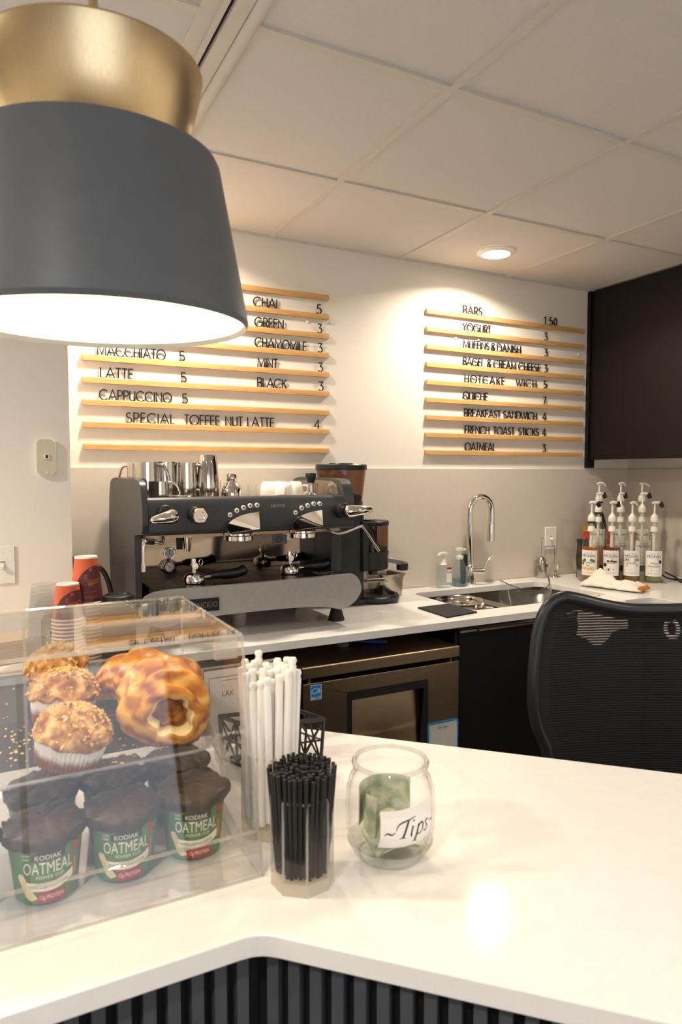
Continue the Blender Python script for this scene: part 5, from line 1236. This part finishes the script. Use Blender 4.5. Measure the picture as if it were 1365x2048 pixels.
cr_ = thing('croissant', 'big golden croissant with a torn hollow end on the pastry tray', 'croissant', (.22, 1.04, TZ(1.04)))
def croissant():
    P = spline([(.146, 1.115, .030), (.166, 1.114, .038), (.194, 1.098, .046), (.216, 1.066, .050), (.226, 1.030, .050), (.226, .995, .048), (.222, .968, .046)], 8)
    n = len(P); m = MB(); seg = 56; vs = []
    up = None
    for i, p in enumerate(P):
        f = i/(n-1); a_ = Vector(P[max(i-1, 0)]); b_ = Vector(P[min(i+1, n-1)]); t_ = (b_-a_).normalized()
        u = t_.cross(Vector((0, 0, 1))).normalized(); w = u.cross(t_)
        R = .012+.040*min(1, (f/.45))**.7 if f < .45 else .052+.011*math.sin((f-.45)/.55*PI*.62)
        R *= 1+.045*math.cos(f*2*PI*4.2+.5)
        if f > .93: R *= 1-.16*((f-.93)/.07)**2
        zc = TZ(p[1])+.006+min(R*.86, p[2]*1.05)
        for k in range(seg):
            a = 2*PI*k/seg; rr_ = R*(1+.05*math.sin(3*a+f*9)+.10*noise.noise(Vector((math.cos(a)*1.8, math.sin(a)*1.8, f*6)))+.035*noise.noise(Vector((math.cos(a)*6, math.sin(a)*6, f*16))))
            hgt = math.sin(a)*rr_*.90; q = Vector((p[0], p[1], zc))+u*math.cos(a)*rr_+w*hgt
            if q.z < TZ(q.y)+.0052: q.z = TZ(q.y)+.0052
            vs.append(tuple(q))
    fs = [(i*seg+k, i*seg+(k+1) % seg, (i+1)*seg+(k+1) % seg, (i+1)*seg+k) for i in range(n-1) for k in range(seg)]
    fs.append(tuple(reversed(range(seg))))
    m.add(vs, fs)
    # torn end: crust lip -> pale crumb -> hollow with filling
    end = [Vector(v) for v in vs[-seg:]]; c = sum(end, Vector())/seg; t_ = (Vector(P[-1])-Vector(P[-3])).normalized()
    rings = [(1.0, 0, 0), (.92, .009, 0), (.76, .014, 0), (.60, .013, 0), (.53, .008, 1), (.46, -.004, 1), (.42, -.016, 2), (.32, -.028, 2), (.14, -.022, 2)]
    prev = end; base = len(m.v)-seg; idx0 = base
    cc = c+Vector((.004, 0, .004))
    for (s_, d, mi) in rings[1:]:
        new = []
        for k, v in enumerate(end):
            j = 1+(.30*noise.noise(Vector((math.cos(2*PI*k/seg)*1.7, math.sin(2*PI*k/seg)*1.7, s_)))+.10*math.cos(5*2*PI*k/seg+.6)*max(0, 1-abs(s_-.48)*4) if s_ < .8 else .05*noise.noise(Vector((k*.3, s_, 0))))
            new.append(tuple(cc*(1-s_)+v*s_ if False else cc+(v-c)*s_*j+t_*d))
        o = len(m.v); m.v += new; m.cur = mi
        for k in range(seg): m.f.append((idx0+k, idx0+(k+1) % seg, o+(k+1) % seg, o+k)); m.mi.append(mi)
        idx0 = o
    m.f.append(tuple(range(idx0, idx0+seg))); m.mi.append(2)
    return m
croissant().build('pastry_body', [M['crust'], M['crumbin'], M['filling']], cr_, smooth=75)
# crumbs scattered on the tray
m = MB(); rr2 = random.Random(5)
for k in range(150):
    if k < 60: x, y = rr2.gauss(.175, .03), rr2.gauss(.965, .025)
    elif k < 110: x, y = rr2.gauss(.028, .016), rr2.gauss(1.02, .05)
    else: x, y = rr2.uniform(-.1, .26), rr2.uniform(.95, 1.2)
    if not (-.17 < x < .275 and .952 < y < 1.20): continue
    s_ = rr2.uniform(.0008, .0030); z = TZ(y)+.0045; T1 = Matrix.Rotation(rr2.uniform(0, 3), 4, 'Z')
    m.add([Vector((x, y, z))+T1 @ Vector((px*s_*rr2.uniform(.7, 1.4), py*s_*rr2.uniform(.7, 1.4), pz*s_)) for px, py, pz in ((1, 0, .4), (-1, 0, .5), (0, 1, .4), (0, -1, .5), (0, 0, 1.1), (0, 0, 0))], [(0, 2, 4), (2, 1, 4), (1, 3, 4), (3, 0, 4), (2, 0, 5), (1, 2, 5), (3, 1, 5), (0, 3, 5)])
o = m.build('muffin_crumbs', M['crumb'], smooth=80); o['kind'] = 'stuff'; tag(o, 'scattered golden crumbs on the pastry tray around the muffins', 'crumbs')

# ------------------------------------------------------------------ oatmeal cups below
def oat_cup():
    t = thing('oatmeal_cup', 'x', 'food cup', (0, 0, 0), 'oatmeal cups in the pastry case')
    h, rb, rt_ = .082, .0365, .0455; rf = lambda v: rb+(rt_-rb)*v/h
    MB().lathe([(1e-5, .002), (rb-.001, .002), (rb, 0), (rf(h), h)], (0, 0, 0), 56).build('cup_body', M['oat_green'], t, smooth=40, org=(0, 0, 0))
    def lid(a, i, r, z):
        k = 1+(.03*math.sin(5*a+1)+.025*math.sin(9*a)+.02*noise.noise(Vector((math.cos(a)*3, math.sin(a)*3, i)))) if r > .03 else 1
        return (r*k, z+(.004*noise.noise(Vector((math.cos(a)*r*90, math.sin(a)*r*90, 2))) if r < .05 else .005*math.sin(7*a+2)+.003*math.sin(3*a)))
    MB().lathe([(rf(h*.86)+.002, h*.84), (rf(h)+.004, h*.90), (rf(h)+.0055, h+.001), (rf(h)+.002, h+.005), (.030, h+.008), (.012, h+.009), (1e-5, h+.009)], (0, 0, 0), 72, fr=lid).build('foil_lid', M['lid_brown'], t, smooth=70, org=(0, 0, 0))
    f1 = wrap(0, 0, rf, 0); f2 = lambda u, v: (lambda p: (p[0]*1.008, p[1]*1.008, p[2]))(f1(u, v))
    q = MB(); font_text(q, 'OATMEAL', .0155, f2, 0, .0395, width=.059, center=True)
    font_text(q, 'POWER CUP', .0042, f2, .002, .0330, width=.032, center=True)
    font_text(q, 'GLUTEN', .0028, f2, -.026, .063, width=.008, center=True); font_text(q, 'FREE', .0028, f2, -.026, .058, width=.008, center=True)
    q.build('cream_lettering', M['oat_cream'], t, smooth=None, org=(0, 0, 0))
    q = MB()
    def ptop(u):
        k = abs(u+.001); return .0655 if k > .0145 else .0668+.0088*max(0, 1-(k/.013)**2)**.6
    pq = MB().grid(22, 3, lambda u, v: f2(-.020+.040*u, .0565+(ptop(-.020+.040*u)-.0565)*v)).build('dark_plaque', M['oat_dark'], t, smooth=None, org=(0, 0, 0))
    q = MB(); font_text(q, 'KODIAK', .0062, lambda u, v: (lambda p: (p[0]*1.016, p[1]*1.016, p[2]))(f1(u, v)), 0, .0582, width=.030, center=True); q.build('plaque_lettering', M['oat_cream'], pq, smooth=None, org=(0, 0, 0))
    # curved white banner with orange end, red block
    def ban(u0, u1, z0, z1, mt, nm, curve=.008, par=t):
        mm = MB(); mm.grid(14, 2, lambda u, v: (lambda uu: f2(uu, z0+(z1-z0)*v+curve*(uu/.03)**2*(1 if uu > 0 else .3)))(u0+(u1-u0)*u)); return mm.build(nm, mt, par, smooth=None, org=(0, 0, 0))
    b1 = ban(-.026, .031, .0165, .0275, M['oat_cream'], 'white_banner'); ban(.0315, .037, .018, .042, M['oat_orange'], 'orange_stripe', .004)
    f3 = lambda u, v: (lambda p: (p[0]*1.016, p[1]*1.016, p[2]))(f1(u, v))
    q = MB(); font_text(q, 'MAPLE & BROWN SUGAR', .0040, lambda u, v: f3(u, v+.008*(u/.03)**2*(1 if u > 0 else .3)), 0, .0200, width=.044, center=True); q.build('banner_lettering', M['ink_soft'], b1, smooth=None, org=(0, 0, 0))
    rb_ = MB().grid(12, 2, lambda u, v: f2(-.013+.033*u, .001+.0150*v)).build('red_block', M['oat_red'], t, smooth=None, org=(0, 0, 0))
    q = MB(); font_text(q, '12g PROTEIN', .0055, f3, .0035, .0060, width=.027, center=True); q.build('block_lettering', M['oat_cream'], rb_, smooth=None, org=(0, 0, 0))
    MB().grid(6, 2, lambda u, v: f2(.031+.010*u, .055+.017*v)).build('red_corner', M['oat_red'], t, smooth=None, org=(0, 0, 0))
    q = MB()
    for k in range(7):
        a = -.3+k*.12; c = (-.033+.0021*k, .034-.0040*k); q.add([f2(c[0]+.0075*math.cos(a+2.2+j*PI/3)*(1.3 if j % 3 == 0 else .7), c[1]+.0055*math.sin(a+2.2+j*PI/3)) for j in range(6)], [tuple(range(6))])
    q.build('oat_flakes', M['oat_flake'], t, smooth=None, org=(0, 0, 0))
    return t
oc = None
OZ = BZ+th+.0006
for x, y, lab, dr in ((.056, .921, 'green oatmeal cup at front left in the pastry case', .0), (.152, .924, 'green oatmeal cup at front center in the pastry case', .02), (.248, .932, 'green oatmeal cup at front right in the pastry case', .05),
                  (.060, 1.030, 'oatmeal cup behind the front left one in the pastry case', .3), (.158, 1.034, 'oatmeal cup behind the front center one in the pastry case', -.2), (.250, 1.036, 'oatmeal cup behind the front right one in the pastry case', .1),
                  (-.045, .921, 'green oatmeal cup mostly cut off at the left picture edge', .0)):
    t = oat_cup() if oc is None else copy_tree(oc)
    if oc is None: oc = t
    t.location = (x, y, OZ); t.rotation_euler = (0, 0, TOCAM(x, y)+.06+dr); tag(t, lab, 'food cup', 'oatmeal cups in the pastry case')

# ================================================================== holders on the bar
def octagon(r, rot=PI/8): return [(r*math.cos(rot+k*PI/4), r*math.sin(rot+k*PI/4)) for k in range(8)]
def oct_holder(name, label, x, y, h, r, rz):
    t = thing(name, label, 'holder', (x, y, BZ)); TT = Matrix.Translation((x, y, 0)) @ Matrix.Rotation(rz, 4, 'Z')
    MB().prism(octagon(r), BZ, BZ+.016, 'z', T=TT).build('base_block', M['holder_base'], t, smooth=None, bevel=.001)
    m = MB(); oo, ii = octagon(r), octagon(r-.004); n = 8; z0, z1 = BZ+.0165, BZ+h
    vs = [TT @ Vector((a, b, z)) for z in (z0, z1) for a, b in oo]+[TT @ Vector((a, b, z)) for z in (z0, z1) for a, b in ii]
    fs = []
    for i in range(8):
        j = (i+1) % 8; fs += [(i, j, 8+j, 8+i), (16+j, 16+i, 24+i, 24+j)]
    m.add(vs, fs); m.build('clear_walls', M['acrylic'], t, smooth=None)
    e = MB(); e.tube([TT @ Vector((a, b, z1)) for a, b in octagon(r-.002)], .0021, 6, closed=True)
    for a, b in octagon(r-.0015): e.tube([TT @ Vector((a, b, z0)), TT @ Vector((a, b, z1))], .0018, 6)
    e.build('polished_edges', M['acrylic_edge'], t); return t
M['holder_base'] = clear('thick_acrylic_base', '#fbf6ec', .05, body=.6, bodycol='#fff8ea')
HX, HY = .354, .793
oct_holder('stirrer_holder', 'clear octagonal holder packed with black stir straws on the bar', HX, HY, .118, .0415, .12)
sp = None; rs = random.Random(11)
pts = []
for ring in range(7):
    k = max(1, ring*6)
    for i in range(k): a = 2*PI*i/k+ring*.5; pts.append((ring*.0055*math.cos(a), ring*.0055*math.sin(a), ring))
for i, (a, b, ring) in enumerate(pts):
    if sp is None: sp = o = MB().tube([(0, 0, 0), (0, 0, .131)], .0027, 6, cap=True).build('stir_straw', M['rubber'], org=(0, 0, 0))
    else: o = copy_tree(sp)
    o.location = (HX+a, HY+b, BZ+.0165+rs.uniform(0, .006)); tl = .10 if ring else 0
    o.rotation_euler = (-b*2.0+rs.uniform(-.015, .015), a*2.0+rs.uniform(-.015, .015), 0)
    tag(o, 'thin black stir straw packed in the clear octagonal holder', 'stir straw', 'black stir straws in the holder')
SX, SY = .364, .934
oct_holder('straw_holder', 'clear octagonal holder filled with white wrapped straws behind the stirrers', SX, SY, .120, .042, .1)
wp = None
wpts = []
for ring, k in ((0, 1), (1, 6), (2, 12), (3, 18)):
    for i in range(k): a = 2*PI*i/k+ring*.4; wpts.append((ring*.0110*math.cos(a), ring*.0110*math.sin(a), ring))
for i, (a, b, ring) in enumerate(wpts):
    if wp is None:
        wp = o = MB().tube([(0, 0, 0), (0, 0, .003), (0, 0, .200), (0, 0, .204), (0, 0, .209), (0, 0, .213)], [.0054, .0060, .0059, .0046, .0064, .0048], 10).build('wrapped_straw', M['paper'], org=(0, 0, 0), smooth=50)
    else: o = copy_tree(wp)
    o.location = (SX+a, SY+b, BZ+.0175+rs.uniform(0, .022)+(.018 if i in (20, 31) else 0))
    o.rotation_euler = (-b*.9+rs.uniform(-.016, .016), a*.9+rs.uniform(-.016, .016), 0)
    tag(o, 'white paper wrapped straw standing in the clear octagonal straw holder', 'straw', 'wrapped straws in the holder')

# ------------------------------------------------------------------ tip jar
JX, JY = .4896, .7968; JS = 1.14
tj = thing('tip_jar', 'round clear glass tip jar with a paper Tips label on the bar', 'jar', (JX, JY, BZ))
jp = [(1e-5, 0), (.036, 0), (.043, .003), (.049, .014), (.0535, .036), (.0545, .062), (.0530, .084), (.0485, .098), (.0435, .104), (.0430, .1065), (.0465, .110), (.0470, .115), (.0450, .1185), (.0425, .1180), (.0405, .112), (.0400, .104), (.0455, .096), (.0500, .083), (.0515, .062), (.0505, .037), (.046, .018), (.038, .011), (1e-5, .010)]
MB().lathe([(r, z+BZ) for r, z in jp], (JX, JY, 0), 64).build('glass_body', M['glass'], tj, smooth=50)
MB().lathe([(r, z+BZ) for r, z in [(.036, .0005), (.043, .003), (.049, .013), (.0525, .020), (.050, .0195), (.046, .016), (.038, .0105), (1e-5, .0095)]], (JX, JY, 0), 64).build('thick_base', M['glass_base'], tj, smooth=50)
MB().tube([(JX+.0445*math.cos(k*PI/24), JY+.0445*math.sin(k*PI/24), BZ+.1145) for k in range(48)], .0026, 8, closed=True).build('rolled_rim', M['glass_base'], tj)
jr = lambda v: .0545-.9*max(0, abs(v-.058)-.006)**2*20
fj = wrap(JX, JY, lambda v: jr(v-BZ), TOCAM(JX, JY)+.42)
lb = MB().grid(18, 6, lambda u, v: fj(-.034+.070*u, BZ+.030+.046*v+.006*u)).build('paper_label', M['paper'], tj, smooth=70)
fj2 = lambda u, v: (lambda p: (JX+(p[0]-JX)*1.008, JY+(p[1]-JY)*1.008, p[2]))(fj(u, v))
q = MB(); sh = .22
def brush(pts, ws):
    P = [Vector(p) for p in pts]
    for i in range(len(P)-1):
        d = (P[i+1]-P[i]).normalized(); n_ = Vector((-d.y, d.x)); a, b, c, e_ = P[i]-n_*ws[i], P[i+1]-n_*ws[i+1], P[i+1]+n_*ws[i+1], P[i]+n_*ws[i]
        q.add([fj2(p.x, BZ+p.y+.006*(p.x+.034)/.07) for p in (a, b, c, e_)], [(0, 1, 2, 3)])
def wv(n, a, b): return [a+(b-a)*math.sin(PI*i/n) for i in range(n+1)]
b2 = lambda *p: [x[:2] for x in bez(*[(a, b, 0) for a, b in p], 10)]
def bz2(p0, p1, p2, p3, n=10):
    return [tuple((1-t)**3*a+3*t*(1-t)**2*b+3*t*t*(1-t)*c+t**3*d for a, b, c, d in zip(p0, p1, p2, p3)) for t in [i/n for i in range(n+1)]]
brush(bz2((-.029, .049), (-.025, .056), (-.022, .045), (-.017, .0525)), wv(10, .0003, .0009))            # ~
brush(bz2((-.0155, .054), (-.014, .066), (-.004, .062), (.008, .0665)), wv(10, .0003, .0008))            # T bar
brush(bz2((-.001, .0635), (-.003, .057), (-.0055, .050), (-.008, .044)), [.0011]*11)                     # T stem
brush([(-.0115, .044), (-.0045, .044)], [.0004, .0004])
brush(bz2((.0045, .0565), (.004, .052), (.002, .048), (.0025, .044)), [.0009]*11); brush([(.0055, .0628), (.0060, .0612)], [.0009, .0009])   # i
brush(bz2((.0125, .0565), (.011, .050), (.009, .043), (.0075, .0365)), [.0009]*11); brush([(.005, .0365), (.0105, .0365)], [.0004, .0004])     # p stem
brush(bz2((.0115, .0525), (.0145, .0580), (.0195, .0585), (.0190, .0520)), wv(10, .0005, .0010)); brush(bz2((.0190, .0520), (.0185, .0455), (.0140, .0425), (.0098, .0455)), wv(10, .0009, .0005))
brush(bz2((.0275, .0560), (.0240, .0590), (.0215, .0545), (.0245, .0515)), wv(10, .0004, .0009)); brush(bz2((.0245, .0515), (.0275, .0480), (.0245, .0425), (.0205, .0455)), wv(10, .0009, .0004))  # s
brush(bz2((.0305, .052), (.033, .057), (.034, .049), (.0365, .053), 6), [.0005]*7)
q.build('lettering', M['ink'], lb, smooth=None)
# folded banknotes
tj.scale = (JS, JS, JS)
def bill(i, lab, fn0):
    fn = lambda u, v: (lambda p: (JX+(p[0]-JX)*JS, JY+(p[1]-JY)*JS, BZ+(p[2]-BZ)*JS))(fn0(u, v))
    tag(MB().grid(26, 10, fn).build('banknote', M['bill'], smooth=80, solidify=.0004), lab, 'banknote', 'folded banknotes in the tip jar')
bill(0, 'green banknote standing curled against the back of the tip jar', lambda u, v: (JX+.038*math.cos(2.6-2.3*u), JY+.038*math.sin(2.6-2.3*u), BZ+.030+.052*v))
bill(1, 'banknote curled along the left inside of the tip jar', lambda u, v: (JX+(.033-.004*v)*math.cos(3.6-1.6*u), JY+(.033-.004*v)*math.sin(3.6-1.6*u), BZ+.028+.052*v-.008*u))
bill(2, 'folded banknote arching across the middle of the tip jar', lambda u, v: (JX-.036+.068*u, JY-.022+.03*v, BZ+.026+.022*math.sin(PI*u)*(.4+.6*v)+.004*v))
bill(3, 'folded banknote lying low at the front of the tip jar', lambda u, v: (JX-.034+.066*u, JY-.028+.02*v+.006*math.sin(5*u), BZ+.016+.008*math.sin(PI*u)+.008*v))
bill(4, 'banknote lying flat near the bottom of the tip jar', lambda u, v: (JX-.030+.062*u, JY-.022+.045*v, BZ+.0125+.004*math.sin(4*u+2*v)))

# ------------------------------------------------------------------ wire basket and sign behind the straws
wb = thing('wire_basket', 'black geometric wire basket behind the straw holder at the bar edge', 'basket', (.455, 1.155, BZ))
B = [(.372, 1.205), (.505, 1.185), (.537, 1.105), (.405, 1.125)]
zt_, zb_ = BZ+.082, BZ+.003; m = MB()
top = [Vector((x, y, zt_)) for x, y in B]; bot = [Vector((x*.94+.455*.06, y*.94+1.155*.06, zb_)) for x, y in B]
m.tube(top, .0042, 8, closed=True); m.build('top_rail', M['plastic'], wb)
m = MB(); m.tube(bot, .0032, 8, closed=True); m.build('bottom_rail', M['plastic'], wb)
m = MB()
for i in range(4):
    j = (i+1) % 4; nseg = 3 if i % 2 == 0 else 2
    for k in range(nseg):
        a, b = k/nseg, (k+1)/nseg
        P = lambda f, g: (bot[i].lerp(bot[j], f)).lerp(top[i].lerp(top[j], f), g)
        m.tube([P(a, 0), P(b, 1)], .0020, 6).tube([P(b, 0), P(a, 1)], .0020, 6).tube([P(a, 0), P(a, 1)], .0026 if k else .0036, 6)
    m.tube([bot[i].lerp(top[i], .5), bot[j].lerp(top[j], .5)], .0018, 6)
m.build('lattice', M['plastic'], wb)
sg_ = thing('sign_holder', 'clear acrylic sign holder with a white printed sheet behind the straws', 'sign', (.41, 1.245, BZ))
MB().box(.353, .502, 1.247, 1.250, BZ+.004, 1.075).box(.353, .502, 1.255, 1.258, BZ+.004, 1.075).box(.353, .502, 1.22, 1.29, BZ, BZ+.004).build('acrylic_frame', M['acrylic'], sg_, smooth=None)
e = MB(); e.tube([(.353, 1.252, 1.0755), (.502, 1.252, 1.0755)], .0022, 6).tube([(.502, 1.252, BZ+.004), (.502, 1.252, 1.075)], .0022, 6).tube([(.353, 1.252, BZ+.004), (.353, 1.252, 1.075)], .0022, 6); e.build('polished_edges', M['acrylic_edge'], sg_)
sh_ = MB().box(.357, .498, 1.2515, 1.2520, BZ+.006, 1.070).build('printed_sheet', M['paper'], sg_, smooth=None)
q = MB(); fn = lambda u, v: (u, 1.2511, v)
font_text(q, 'LAK', .010, fn, .392, 1.018, width=.024)
for a, b, c, d in ((.366, 1.055, .492, 1.0562), (.366, .93, .3670, 1.055), (.491, .93, .492, 1.055), (.39, 1.048, .44, 1.049)): q.add([fn(a, b), fn(c, b), fn(c, d), fn(a, d)], [(0, 1, 2, 3)])
q.build('lettering', M['ink_soft'], sh_, smooth=None)
